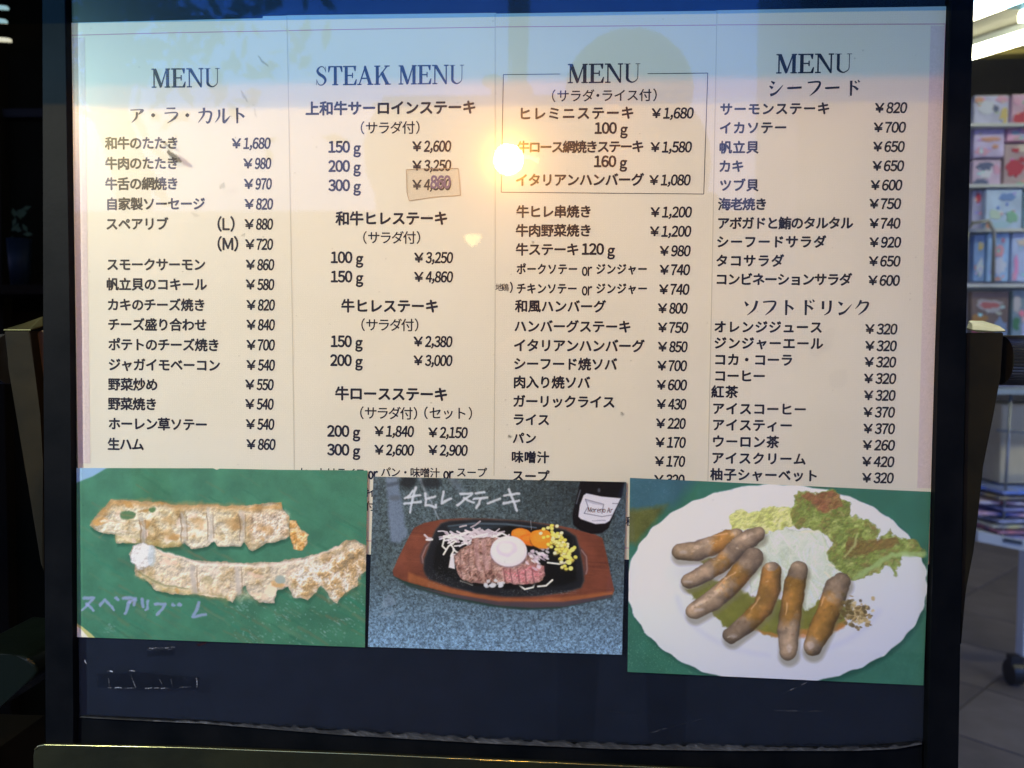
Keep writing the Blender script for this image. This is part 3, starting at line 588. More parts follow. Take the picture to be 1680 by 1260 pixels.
# brass arms at the sides, with ribbed knobs
def arm(front, back_shift, label_):
    pass
YA = -.006
bm = bmesh.new(); prism(bm, [(P(x, y, YA).x, P(x, y, YA).z) for x, y in [(6, 543), (49, 543), (57, 610), (66, 680), (70.5, 760), (72, 940), (66, 925), (40, 760), (14, 605)]], YA, YA + .05)
a1 = bmesh_obj('side_arm', bm, BRASSB, board, bevel=.0018)
bm = bmesh.new(); prism(bm, [(P(x, y, YA).x, P(x, y, YA).z) for x, y in [(49.5, 545), (70, 537), (71, 600), (71, 675), (66.5, 672), (58, 608)]], YA + .012, YA + .05)
bmesh_obj('inner_cheek', bm, mat('warm brass', (.06, .035, .014), .5, .4, var=.3), a1)
bm = bmesh.new(); v = [P(6, 542, YA), P(50, 542, YA), P(70, 536, YA + .02), P(70, 521, YA + .055), P(40, 532, YA + .055)]
lo_ = [bm.verts.new(p) for p in v]; hi_ = [bm.verts.new(p + Vector((0, 0, .0012))) for p in v]
bm.faces.new(hi_); bm.faces.new(lo_[::-1])
for i in range(5): bm.faces.new((lo_[i], lo_[(i + 1) % 5], hi_[(i + 1) % 5], hi_[i]))
bmesh_obj('top_plate', bm, BRASS, a1)
bm = bmesh.new(); prism(bm, [(P(x, y, YA).x, P(x, y, YA).z) for x, y in [(1584, 546), (1647.5, 545), (1641, 620), (1628, 690), (1613, 765), (1604, 850), (1597, 905), (1586, 962), (1578, 1060), (1576.5, 1000)]], YA, YA + .05)
a2 = bmesh_obj('side_arm', bm, BRASSB, board, bevel=.0018)
bm = bmesh.new(); v = [P(1586, 540, YA), P(1606, 545.5, YA - .001), P(1650, 544.5, YA), P(1640, 537, YA + .03), P(1612, 528, YA + .055), P(1590, 528, YA + .055)]
lo_ = [bm.verts.new(p) for p in v]; hi_ = [bm.verts.new(p + Vector((0, 0, .0012))) for p in v]; k_ = len(v)
bm.faces.new(hi_); bm.faces.new(lo_[::-1])
for i in range(k_): bm.faces.new((lo_[i], lo_[(i + 1) % k_], hi_[(i + 1) % k_], hi_[i]))
bmesh_obj('top_plate', bm, BRASS, a2)
def knob(xa, xb, zc_, yc_, R_, parent):
    bm = bmesh.new(); N_ = 96; A = []; B = []
    for k in range(N_):
        a = 2 * math.pi * k / N_; r_ = R_ * (1 if k % 2 else .955); A.append(bm.verts.new((xa, yc_ + r_ * math.cos(a), zc_ + r_ * math.sin(a)))); B.append(bm.verts.new((xb, yc_ + r_ * math.cos(a), zc_ + r_ * math.sin(a))))
    bm.faces.new(A); bm.faces.new(B[::-1])
    for k in range(N_): bm.faces.new((A[k], B[k], B[(k + 1) % N_], A[(k + 1) % N_]))
    return bmesh_obj('ribbed_knob', bm, RUB, parent)
kz = (P(1660, 550, .03).z + P(1660, 632, .03).z) / 2
knob(P(1641, 590, .03).x, P(1641, 590, .03).x + .05, kz, .03, (P(1660, 550, .03).z - P(1660, 632, .03).z) / 2, a2)
kz = (P(6, 548, .03).z + P(6, 630, .03).z) / 2
knob(P(14, 590, .03).x - .06, P(14, 590, .03).x, kz, .03, (P(6, 548, .03).z - P(6, 630, .03).z) / 2, a1)
# brass bar below
YB_ = -.0165
bm = bmesh.new(); q = [(55, 1300), (54, 1240), (56, 1230), (63, 1223), (74, 1221), (300, 1226), (600, 1237), (1000, 1255), (1580, 1281), (1590, 1290), (1594, 1330)]
prism(bm, [(P(x, y, YB_).x, P(x, y, YB_).z) for x, y in q], YB_, YB_ + .0038)
bb = bmesh_obj('lower_bar', bm, mat('olive brass', (.022, .025, .012), .5, .3, spec=.2, bump=.25, bscale=25, col2=(.011, .014, .009), vscale=9), board, bevel=.0012)
bm = bmesh.new()
tube(bm, [P(x, y, YB_ - .0006) for x, y in [(57, 1230), (63, 1224), (74, 1222), (300, 1226.6), (600, 1237.8), (1000, 1255.8), (1580, 1282)]], .0007, 6)
bmesh_obj('edge_highlight', bm, mat('rim highlight', (.60, .58, .26), .2, .9), bb, True)  # bright thin strip standing in for the highlight along the bar's rim
# stand feet below the picture
STEEL = mat('black steel', (.02, .02, .02), .45)
for sx in (-.50, .49):
    bm = bmesh.new(); add_box(bm, sx - .02, sx + .02, .05, .09, .03, P(20, 560, .05).z - .03); add_box(bm, sx - .025, sx + .025, -.25, .35, 0, .03); bmesh_obj('leg', bm, STEEL, board, bevel=.002)

# ================================================================== MENU SHEETS
TEXTZ = .00022
def sheet(label, outline, Y):
    pts = [bd(*p) for p in outline]; c = pts[0]
    t = thing('menu_sheet', label, 'menu sheet', (sum(p[0] for p in pts) / len(pts), Y, min(p[1] for p in pts)), 'cream menu sheets behind the glass')
    bm = bmesh.new(); prism(bm, pts, Y, Y + .0002); bmesh_obj('paper', bm, PAPER, t); return t
def strip_px(pen, pts, wpx):
    for (xa, ya), (xb, yb) in zip(pts, pts[1:]):
        a, b = bd(xa, ya), bd(xb, yb); L = math.hypot(b[0] - a[0], b[1] - a[1]); nx, nz = -(b[1] - a[1]) / L, (b[0] - a[0]) / L; h = wpx * .00031
        base = [(a[0] + nx * h, a[1] + nz * h), (b[0] + nx * h, b[1] + nz * h), (b[0] - nx * h, b[1] - nz * h), (a[0] - nx * h, a[1] - nz * h)]; pen.add(base, [(0, 1, 2, 3)])
def wr(t, name, Y, fn, m=INK):
    p = Pen(); fn(p); return p.build(name, m, t, Y - TEXTZ)
Y2_, Y3_, Y4_ = -.0013, -.0018, -.0023
s1 = sheet('leftmost menu sheet headed MENU above the green spare rib photo', [(117, 38), (300, 33.5), (431, 30.5), (432, 27), (478, 26), (484, 400), (488, 905), (131, 905)], -.0008)
s2 = sheet('second menu sheet from the left, headed STEAK MENU', [(471, 26), (640, 24), (814, 22), (814, 400), (812, 916), (483, 905), (481, 600), (476, 300)], -.0013)
s3 = sheet('third menu sheet from the left with a ruled box round its heading', [(812, 23.5), (1000, 21), (1177, 19), (1166, 500), (1163, 918), (810, 916), (812, 500)], -.0018)
s4 = sheet('rightmost menu sheet listing seafood and soft drinks', [(1175, 18.5), (1400, 14.5), (1551.5, 12), (1540, 400), (1529, 690), (1525, 925), (1157, 918), (1160, 760), (1166, 500)], -.0023)
for t, Y, pts in ((s1, -.0008, [(118, 58.5), (300, 54), (475, 51)]), (s2, -.0013, [(474, 51), (640, 48), (813, 45.5)]), (s3, -.0018, [(813, 45.5), (1000, 44), (1176, 42.5)]), (s4, -.0023, [(1176, 42.5), (1400, 41.5), (1549, 41)])):
    wr(t, 'border_line', Y, lambda p: strip_px(p, pts, 1.3), PINKL)
for t, Y, pts in ((s1, -.0008, [(131, 880), (487, 884)]), (s2, -.0013, [(487, 884), (811, 892)]), (s3, -.0018, [(811, 892), (1161, 902)])):
    wr(t, 'border_line', Y, lambda p: strip_px(p, pts, 1.3), PINKL)
wr(s4, 'border_line', -.0023, lambda p: strip_px(p, [(1548.5, 41), (1544, 220), (1539, 400), (1530, 660), (1526, 900)], 1.0), PINKL)
wr(s1, 'margin_band', -.0006 - .0002, lambda p: p.add([bd(119.5, 62), bd(140, 62), bd(149, 760), bd(129.5, 760)], [(0, 1, 2, 3)]), PINKB)
wr(s4, 'margin_band', -.0023, lambda p: p.add([bd(1525, 44), bd(1547, 44), bd(1525, 800), bd(1503, 800)], [(0, 1, 2, 3)]), PINKB)

EDGEM = mat('grey paper edge', (.60, .575, .50), .8)  # greyer line along the cut edges where sheets overlap
for t, Y, pts in ((s2, Y2_, [(471.5, 28), (476.5, 300), (481.5, 600), (483.5, 780)]), (s3, Y3_, [(812.6, 24), (812.6, 500), (810.6, 780)]), (s4, Y4_, [(1175.5, 19), (1166.5, 500), (1160.5, 790)])):
    wr(t, 'cut_edge', Y, lambda p: strip_px(p, pts, 1.5), EDGEM)
H1 = lambda p: serif(p, 'MENU', 250, 362, 143, 114)
def SERIF(t, Y, s, x0, x1, yt, yb): wr(t, 'heading', Y, lambda p: serif(p, s, x0, x1, yt, yb), INKH)
def ITEM(t, Y, s, x0, x1, yc, em=20.5, off=.034, name='menu_item'): wr(t, name, Y, lambda p: cjk(p, s, x0, x1, yc, em, off))
def PRICE(t, Y, s, x0, x1, yc): wr(t, 'price', Y, lambda p: price(p, s, x0, x1, yc))
def GRAM(t, Y, s, x0, x1, yc, off=.036):
    wr(t, 'weight', Y, lambda p: (lat(p, s, x0, x1 - 18, yc, 18, 0, off), lat(p, 'g', x1 - 11, x1, yc + 2.5, 17, 0, off)))
Y1, Y2, Y3, Y4 = -.0008, -.0013, -.0018, -.0023
SERIF(s1, Y1, 'MENU', 249, 363, 113.5, 143)
wr(s1, 'heading', Y1, lambda p: mincho(p, 'ア・ラ・カルト', [225, 252, 281, 308, 337, 366, 393], 190, 27), INKH)
for s, x0, x1, y, pr, a, b in (('和牛のたたき', 173, 294, 235.5, '1,680', 381, 444), ('牛肉のたたき', 173, 294, 268.5, '980', 400, 445), ('牛舌の網焼き', 173, 294, 302, '970', 401, 446), ('自家製ソーセージ', 174, 337, 335, '820', 402, 448), ('スペアリブ', 174, 277, 368, '880', 402, 448), ('', 0, 0, 401, '720', 403, 448), ('スモークサーモン', 175, 338, 434.5, '860', 404, 450), ('帆立貝のコキール', 175, 340, 467, '580', 404, 450), ('カキのチーズ焼き', 176, 338, 500.5, '820', 405, 451), ('チーズ盛り合わせ', 177, 340, 533, '840', 405, 451), ('ポテトのチーズ焼き', 178, 361, 566, '700', 405, 451), ('ジャガイモベーコン', 178, 362, 599, '540', 405, 451), ('野菜炒め', 178, 260, 631, '550', 403, 449), ('野菜焼き', 178, 259, 663, '540', 403, 449), ('ホーレン草ソテー', 178, 341, 696, '540', 404, 450), ('生ハム', 177, 237, 729, '860', 405, 452)):
    if s: ITEM(s1, Y1, s, x0, x1, y)
    PRICE(s1, Y1, pr, a, b, y)
wr(s1, 'size_mark', Y1, lambda p: lat(p, '(L)', 358, 385, 368, 19)); wr(s1, 'size_mark', Y1, lambda p: lat(p, '(M)', 358, 391, 400.5, 19))

SERIF(s2, Y2, 'STEAK MENU', 517, 763, 109, 139)
for s, x0, x1, y, em in (('上和牛サーロインステーキ', 501, 781, 178, 23), ('和牛ヒレステーキ', 551, 735, 359, 23), ('牛ヒレステーキ', 560, 720, 502.5, 22.5), ('牛ロースステーキ', 550, 735, 646.5, 23)): ITEM(s2, Y2, s, x0, x1, y, em, .036, 'subheading')
for s, x0, x1, y in (('（サラダ付）', 590, 691, 210.5), ('（サラダ付）', 594, 692, 390.5), ('（サラダ付）', 591, 689, 533.5), ('（サラダ付）', 589, 687, 678), ('（セット）', 694, 777, 678)): ITEM(s2, Y2, s, x0, x1, y, 21, .012, 'note')
for g, x0, x1, y, pr, a, b in (('150', 540, 592, 241.5, '2,600', 677, 740), ('200', 540, 592, 273, '3,250', 677, 740), ('300', 540, 592, 304.5, '4,350', 677, 740), ('100', 544, 596, 422.5, '3,250', 680, 743), ('150', 544, 596, 454, '4,860', 680, 743), ('150', 544, 595, 560, '2,380', 679, 742), ('200', 543, 595, 591, '3,000', 679, 742), ('200', 538, 591, 707, '1,840', 615, 679), ('300', 538, 591, 737.5, '2,600', 615, 679)):
    GRAM(s2, Y2, g, x0, x1, y); PRICE(s2, Y2, pr, a, b, y + (-1 if y < 310 else .5))
PRICE(s2, Y2, '2,150', 703, 767, 709.5); PRICE(s2, Y2, '2,900', 703, 767, 738.5)
wr(s2, 'pen_correction', Y2 - .0001, lambda p: (lat(p, '860', 707, 739, 299, 20, .05, .035)), VIOLET)
wr(s2, 'note', Y2, lambda p: (cjk(p, 'セットはライス', 490, 600, 775.5, 16.5, .018), lat(p, 'or', 605, 620, 777, 17.5), cjk(p, 'パン・味噌汁', 625, 722, 775, 16.5, .018), lat(p, 'or', 728, 744, 777, 17.5), cjk(p, 'スープ', 749, 799, 775, 16.5, .018)))
wr(s2, 'note', Y2, lambda p: (cjk(p, '付イ', 590, 618, 808, 16, .018), cjk(p, '牛付', 584, 616, 830, 16, .018)))
# correction tape
tp = bpy.data.materials.new('clear tape'); tp.use_nodes = True; n_ = tp.node_tree; n_.nodes.clear(); o_ = n_.nodes.new('ShaderNodeOutputMaterial'); a_ = n_.nodes.new('ShaderNodeBsdfTransparent'); a_.inputs[0].default_value = (.985, .975, .96, 1); b_ = n_.nodes.new('ShaderNodeBsdfDiffuse'); b_.inputs[0].default_value = (.66, .56, .46, 1); m_ = n_.nodes.new('ShaderNodeMixShader'); m_.inputs[0].default_value = .05
n_.links.new(a_.outputs[0], m_.inputs[1]); n_.links.new(b_.outputs[0], m_.inputs[2]); n_.links.new(m_.outputs[0], o_.inputs[0])
tq = [(667, 279), (706, 277), (752, 277), (756, 321), (712, 324), (672, 330), (668, 316)]
pts = [bd(*p) for p in tq]; tt = thing('price_tape', 'yellowed clear tape over the corrected 300 g steak price', 'tape', (sum(p[0] for p in pts) / 7, Y2 - .0007, min(p[1] for p in pts)))
bm = bmesh.new(); prism(bm, pts, Y2 - .0007, Y2 - .0005); bmesh_obj('film', bm, tp, tt)
p_ = Pen(); strip_px(p_, tq + tq[:1], .9); p_.build('dirty_edge', mat('tape edge', (.42, .30, .20), .7), tt, Y2 - .00075)

wr(s3, 'ruled_box', Y3, lambda p: (strip_px(p, [(919, 122.5), (826, 123.5), (822.5, 316), (1154, 319), (1160.5, 121), (1062, 122)], 1.1)))
SERIF(s3, Y3, 'MENU', 931, 1052, 106, 136.5)
ITEM(s3, Y3, '（サラダ·ライス付）', 903, 1079, 158, 20.5, .014, 'note')
for s, x0, x1, y, em, pr, a, b, yp in (('ヒレミニステーキ', 850, 1040, 187, 22, '1,680', 1069, 1137, 186.5), ('牛ロース網焼きステーキ', 848, 1056, 242, 20.5, '1,580', 1067, 1134, 242), ('イタリアンハンバーグ', 845, 1056, 296, 21.5, '1,080', 1065, 1132, 296), ('牛ヒレ串焼き', 847, 971, 348, 21, '1,200', 1067, 1134, 348.5), ('牛肉野菜焼き', 846, 971, 379, 21, '1,200', 1066, 1133, 380), ('牛ステーキ', 846, 950, 410, 21, '980', 1082, 1132, 412), ('和風ハンバーグ', 845, 994, 503, 21, '800', 1079, 1127, 506), ('ハンバーグステーキ', 843, 1035, 536, 21, '750', 1079, 1128, 537.5), ('イタリアンハンバーグ', 842, 1057, 567.5, 21.5, '850', 1079, 1127, 569), ('シーフード焼ソバ', 842, 1012, 597.5, 21, '700', 1078, 1126, 600), ('肉入り焼ソバ', 842, 968, 627.5, 21, '600', 1077, 1126, 631.5), ('ガーリックライス', 841, 1009, 659, 21, '430', 1077, 1125, 663), ('ライス', 841, 902, 688.5, 20, '220', 1076, 1124, 694.5), ('パン', 841, 880, 719, 19, '170', 1075, 1124, 725.5), ('味噌汁', 839, 901, 750, 20, '170', 1074, 1123, 756.5), ('スープ', 840, 901, 781, 20, '320', 1073, 1122, 787)):
    ITEM(s3, Y3, s, x0, x1, y, em); PRICE(s3, Y3, pr, a, b, yp)
GRAM(s3, Y3, '100', 976, 1029, 211); GRAM(s3, Y3, '160', 975, 1028, 265.5); GRAM(s3, Y3, '120', 955, 1008, 409)
for y, s, a, b in ((442, 'ポークソテー', 846, 949), (474, 'チキンソテー', 846, 948)):
    wr(s3, 'menu_item', Y3, lambda p: (cjk(p, s, a, b, y, 18.5, .034, .86), lat(p, 'or', 955, 971, y + 1, 20, 0, .02), cjk(p, 'ジンジャー', 976, 1063, y, 18.5, .034, .86)))
    PRICE(s3, Y3, '740', 1082 - (y > 450), 1131 - (y > 450), y + 1)
wr(s3, 'note', Y3, lambda p: (cjk(p, '地鶏', 813, 835, 472, 12.5, .008), lat(p, ')', 837, 841, 472, 14)))
wr(s3, 'note', Y3, lambda p: cjk(p, '注税', 1008, 1042, 855, 16, .018))

SERIF(s4, Y4, 'MENU', 1272, 1398, 90, 121)
wr(s4, 'heading', Y4, lambda p: mincho(p, 'シーフード', [1272, 1302, 1334, 1364, 1398], 146, 27), INKH)
wr(s4, 'heading', Y4, lambda p: mincho(p, 'ソフトドリンク', [1231, 1261, 1292, 1324, 1355, 1384, 1413], 505, 27), INKH)
for s, x0, x1, y, pr, a, b, yp in (('サーモンステーキ', 1180, 1360, 180, '820', 1434, 1486, 178), ('イカソテー', 1179, 1290, 211, '700', 1432, 1484, 210), ('帆立貝', 1179, 1244, 243, '650', 1431, 1482, 241.5), ('カキ', 1178, 1220, 274, '650', 1430, 1481, 273), ('ツブ貝', 1179, 1244, 305, '600', 1427, 1478, 304.5), ('海老焼き', 1177, 1258, 336, '750', 1425, 1476, 335), ('アボガドと鮪のタルタル', 1175, 1398, 367, '740', 1425, 1475, 367), ('シーフードサラダ', 1174, 1354, 397.5, '920', 1425, 1476, 398), ('タコサラダ', 1173, 1285, 428.5, '650', 1424, 1475, 429), ('コンビネーションサラダ', 1172, 1396, 459, '600', 1423, 1474, 460.5),
        ('オレンジジュース', 1170, 1348, 537, '320', 1418, 1470, 540), ('ジンジャーエール', 1170, 1349, 563.5, '320', 1418, 1469, 567.5), ('コカ・コーラ', 1170, 1300, 590.5, '320', 1417, 1468, 594), ('コーヒー', 1170, 1255, 617, '320', 1416, 1468, 621), ('紅茶', 1166, 1210, 643, '320', 1416, 1467, 648.5), ('アイスコーヒー', 1167, 1322, 671, '370', 1415, 1466, 676), ('アイスティー', 1167, 1299, 697.5, '370', 1415, 1466, 703), ('ウーロン茶', 1167, 1277, 724.5, '260', 1414, 1466, 730), ('アイスクリーム', 1166, 1321, 752, '420', 1413, 1465, 757), ('柚子シャーベット', 1164, 1341, 779, '320', 1413, 1464, 783.5)):
    ITEM(s4, Y4, s, x0, x1, y, 21); PRICE(s4, Y4, pr, a, b, yp)

# ================================================================== PRINTED PHOTOS
exec_photos = True
# --- 1: spare ribs on green
A = Paint((120, 750), 3.36, [(129, 767), (604, 771), (600, 1060), (130, 1043)])
A.poly([(-50, 0), (1700, 0), (1700, 1100), (-50, 1100)], (64, 118, 92), tex=.14)
A.poly([(20, 40), (205, 50), (120, 100), (20, 140)], (132, 166, 200), soft=3)
for k in range(420):                          # soft diagonal streaks
    x, y = random.uniform(0, 1680), random.uniform(60, 1060); L = random.uniform(30, 160); low = y > 500
    if low or random.random() < .3:
        c = random.choice([(98, 112, 80), (38, 96, 74), (110, 125, 96), (120, 104, 76), (46, 120, 96)]) 
        A.line([(x, y), (x + L * .5, y + L * .27), (x + L, y + L * .6)], random.uniform(2, 9), c, random.uniform(.12, .45), 3, rough=3)
for k in range(170):
    x = random.uniform(850, 1640); y = random.uniform(780, 1030); 
    if y > 700 + (x - 850) * .1: A.ell(x, y, random.uniform(2, 10), random.uniform(2, 6), (150, 175, 172), random.uniform(.1, .5), rough=2, rot=.5, n=8)
for cx, cy in ((1390, 960), (1480, 900), (1180, 860), (1000, 1000), (930, 815), (220, 930), (1560, 770)):
    for k in range(16): A.ell(cx + random.gauss(0, 30), cy + random.gauss(0, 20), random.uniform(2, 12), random.uniform(2, 5), (146, 170, 170), random.uniform(.15, .45), rough=3, rot=.5, n=8)
A.poly([(20, 900), (60, 925), (110, 965), (135, 990), (20, 990)], (182, 180, 120), soft=2); A.poly([(20, 915), (50, 935), (100, 990), (20, 990)], (232, 215, 205), soft=2)
rib1 = [(100, 375), (130, 320), (165, 285), (220, 228), (330, 235), (480, 245), (600, 258), (760, 262), (920, 262), (1040, 250), (1150, 240), (1160, 280), (1195, 330), (1192, 430), (1120, 465), (1070, 470), (1000, 512), (975, 500), (948, 462), (930, 488), (860, 485), (800, 482), (780, 452), (742, 490), (660, 498), (620, 460), (588, 488), (500, 490), (400, 468), (330, 462), (250, 470), (240, 425), (150, 405)]
A.poly([(x + 8, y + 16) for x, y in rib1], (24, 66, 48), .7, 6, 3)
A.poly(rib1, (206, 176, 132), 1, 1.6, 3, .10)
rib2 = [(315, 525), (335, 485), (385, 465), (450, 480), (480, 505), (600, 545), (760, 566), (940, 575), (1120, 568), (1260, 548), (1400, 515), (1490, 460), (1560, 452), (1615, 480), (1625, 610), (1580, 650), (1560, 710), (1500, 735), (1460, 800), (1420, 770), (1370, 700), (1300, 785), (1210, 760), (1190, 700), (1130, 735), (1110, 790), (1030, 795), (975, 745), (955, 700), (910, 740), (890, 795), (840, 770), (690, 745), (560, 745), (460, 725), (400, 660), (355, 640), (350, 580)]
A.poly([(x + 6, y + 16) for x, y in rib2], (24, 66, 48), .6, 6, 3)
A.poly(rib2, (220, 190, 160), 1, 1.6, 4, .08)
def clip_detail(Pn, shape, n, fn, seed):
    m_, sl_ = Pn.mask(shape, 2, 3); full = np.zeros((Pn.H, Pn.W)); full[sl_] = m_; keep = Pn.a.copy()
    r = random.Random(seed)
    for k in range(n): fn(r)
    Pn.a = keep * (1 - full[..., None]) + Pn.a * full[..., None]
def f1(r):
    x, y = r.uniform(120, 1200), r.uniform(235, 500); top = y < 285
    c = r.choice([(186, 138, 70), (196, 150, 84), (168, 128, 74)]) if (top or r.random() < .30) else r.choice([(238, 222, 206), (230, 212, 190), (228, 206, 196), (214, 190, 150), (236, 226, 216)])
    A.ell(x, y, r.uniform(8, 46), r.uniform(6, 26), c, r.uniform(.35, .85), 3.5, 5, .06, r.uniform(-.4, .4), 10)
A.organic(rib1, [(150, 126, 84), (172, 148, 108), (192, 178, 146), (204, 194, 172), (214, 206, 190), (184, 168, 134)], 48, 3, .94, rough=4, bump=1.0, edge=30)
A.line([(120, 360), (175, 290), (235, 245), (420, 250), (700, 268), (960, 272), (1145, 262)], [10, 14, 14, 14, 14, 12, 10], (182, 140, 84), .75, 9, 6, tex=.2)
A.line([(250, 440), (400, 462), (520, 478), (600, 480)], 13, (170, 150, 84), .5, 9, 6, tex=.2)
clip_detail(A, rib1, 60, f1, 3)
def f2(r):
    x = r.uniform(320, 1620); y0 = 540 if x < 1200 else 540 - (x - 1200) * .2; y = r.uniform(y0 - 60, 790)
    c = r.choice([(240, 222, 212), (236, 214, 200), (230, 206, 180), (226, 196, 176)]) if y < y0 + 110 or r.random() < .45 else r.choice([(192, 148, 90), (176, 140, 78), (205, 165, 110), (150, 140, 90)])
    A.ell(x, y, r.uniform(10, 60), r.uniform(6, 24), c, r.uniform(.3, .8), 3.5, 5, .05, r.uniform(-.3, .3), 10)
A.organic(rib2, [(152, 130, 90), (178, 156, 120), (198, 184, 160), (208, 196, 180), (202, 190, 170), (216, 208, 198)], 50, 14, .94, rough=5, bump=1.0, edge=30)
A.line([(380, 640), (500, 715), (680, 735), (860, 775)], 14, (176, 160, 100), .6, 9, 6, tex=.2)
clip_detail(A, rib2, 60, f2, 4)
A.organic([(1200, 620), (1330, 580), (1480, 520), (1600, 480), (1620, 600), (1560, 705), (1500, 735), (1460, 795), (1420, 770), (1370, 700), (1300, 780), (1215, 755)], [(136, 118, 88), (168, 136, 88), (194, 168, 130), (226, 210, 196), (236, 226, 216), (156, 146, 120)], 24, 24, .85, soft=14, rough=8, bump=1.5)
A.organic([(360, 640), (470, 690), (640, 720), (860, 770), (1040, 790), (1040, 740), (860, 700), (640, 660), (460, 620)], [(150, 130, 80), (206, 180, 140), (236, 216, 196), (190, 150, 96)], 22, 25, .5, soft=16, rough=8, bump=1.3)
A.organic([(960, 290), (1180, 290), (1190, 430), (1000, 460)], [(150, 130, 112), (206, 190, 176), (236, 222, 212), (186, 146, 100)], 16, 26, .7, soft=14, rough=6, bump=1.8)
for x, y, rx, ry in ((310, 312, 42, 24), (440, 285, 20, 16)): A.ell(x, y, rx, ry, (72, 110, 70), .9, 3, 4)
for x, y in ((530, 345), (880, 360), (1060, 395), (545, 425), (690, 350)): A.ell(x, y, 42, 24, (182, 144, 92), .6, 9, 9, rot=.3)
for xx, y0, y1 in ((392, 330, 465), (615, 300, 460), (760, 290, 445), (936, 300, 455)):
    A.line([(xx - 8, y0), (xx + 8, (y0 + y1) / 2), (xx, y1)], [8, 13, 9], (176, 170, 164), .75, 7, 6, tex=.3); A.line([(xx - 20, y0 + 10), (xx - 10, (y0 + y1) / 2), (xx - 14, y1)], [2, 3, 2], (110, 90, 70), .7, 2, 2); A.line([(xx + 16, y0 + 10), (xx + 20, y1 - 10)], [2, 3], (120, 96, 70), .5, 2, 2)
for xx, y0, y1 in ((670, 600, 730), (915, 600, 740)): A.line([(xx - 10, y0), (xx + 5, y1)], [12, 16], (188, 178, 170), .8, 5, 4, tex=.12); A.line([(xx + 18, y0), (xx + 24, y1)], 2.5, (130, 105, 80), .6, 2, 2)
for y0 in (300, 345, 395): A.line([(150, y0 + 40), (200, y0), (350, y0 + 20)], 3, (150, 120, 86), .4, 3, 3)
for k in range(20):
    x, y = random.uniform(1050, 1180), random.uniform(310, 370); A.line([(x, y), (x + random.uniform(-10, 10), y + random.uniform(4, 16))], 1.6, random.choice([(128, 112, 100), (200, 190, 180)]), .6, 1.2)
for k in range(14):
    x, y = random.uniform(1290, 1600), random.uniform(540, 720); A.line([(x, y), (x + random.uniform(-22, 14), y + random.uniform(10, 34))], random.uniform(2, 6), random.choice([(150, 132, 100), (244, 226, 214), (190, 150, 90), (120, 104, 76), (235, 215, 200)]), .7, 2, 2)
A.organic([(1196, 345), (1235, 345), (1262, 390), (1304, 425), (1298, 470), (1262, 508), (1215, 500), (1196, 440)], [(180, 128, 60), (206, 160, 96), (226, 200, 160), (200, 140, 70)], 20, 27, 1, rough=4)
for x, y, c in () and ((1230, 370, (216, 190, 160)), (1250, 440, (198, 150, 84)), (1255, 480, (190, 140, 66)), (1275, 430, (204, 160, 96))): A.ell(x, y, 36, 34, c, .95, 3, 5, .08)
A.organic([(318, 520), (340, 480), (385, 462), (440, 478), (455, 540), (440, 600), (370, 610), (335, 570)], [(196, 196, 200), (226, 222, 224), (238, 234, 234)], 26, 28, .95, soft=4, rough=6, bump=.8); A.ell(440, 540, 24, 60, (176, 190, 200), .6, 4, 4); A.ell(1145, 668, 30, 22, (150, 164, 160), .9, 3, 3); A.ell(1095, 730, 36, 28, (240, 214, 190), .9, 3, 3)
A.line([(370, 620), (450, 680), (520, 700), (640, 715)], [3, 4, 4, 2], (110, 116, 76), .7, 3, 3); A.line([(480, 505), (700, 580), (1000, 592), (1280, 566), (1480, 480)], [6, 8, 8, 8, 6], (244, 228, 220), .6, 4, 3)
LAV = (150, 156, 204)
for st in ([(70, 765), (125, 765), (60, 835)], [(85, 800), (120, 832)], [(155, 805), (185, 775), (235, 832)], [(245, 765), (255, 775)], [(285, 770), (350, 768), (320, 795)], [(318, 790), (296, 852)], [(350, 780), (345, 810)], [(385, 775), (392, 815)], [(420, 785), (418, 828), (405, 835)], [(465, 800), (515, 800), (500, 830), (470, 858)], [(560, 800), (566, 803)], [(590, 802), (598, 805)], [(700, 790), (690, 830), (665, 868), (735, 862)]):
    A.line(st, [10, 8, 6][:len(st)] if len(st) <= 3 else 8, LAV, .75, 2.5, 3)
Y5 = -.0038
ph = thing('photo_print', 'photo print of two spare rib racks on green, at the lower left', 'photo', (bd(365, 1050)[0], Y5, bd(365, 1060)[1]), 'food photo prints below the menu sheets')
nt_ = [bd(*p) for p in [(129, 767), (352, 767.5), (358, 770), (363, 768), (460, 770), (604, 771), (602, 900), (600, 1060), (360, 1051), (130, 1043)]]
A.quadmesh('print', Y5, print_mat('rib print', A.image('rib picture')), ph, nt_)
# --- 2: steak on hot plate
B = Paint((590, 760), 3.7333, [(614, 781), (1027, 790), (1020, 1072), (605, 1059)])
B.poly([(-50, 0), (1800, 0), (1800, 1300), (-50, 1300)], (74, 88, 94))
yy = (B.Y / B.H); xx_ = B.X / B.W
g_ = np.clip((yy - .55) / .4, 0, 1)[..., None]; B.a[..., :3] = B.a[..., :3] * (1 - g_) + np.array([112, 142, 170]) / 255 * g_
dk = np.clip(1 - np.hypot((xx_ - .80) / .35, (yy - .05) / .35), 0, 1)[..., None]; B.a[..., :3] *= 1 - dk * .35
sp_ = vnoise(B.H, B.W, 3, 9, 2)[..., None] - .5
B.a[..., :3] = np.clip(B.a[..., :3] * (1 + sp_ * .8 + B.nf[..., None] * .4), 0, 1)
B.poly([(160, 80), (235, 80), (262, 250), (295, 440), (240, 480), (190, 470), (180, 300)], (118, 134, 160), .75, 6, 3, .1)
B.poly([(170, 120), (240, 105), (245, 125), (172, 140)], (60, 66, 76), .6, 4); B.ell(215, 205, 34, 16, (86, 92, 102), .7, 5, 2)
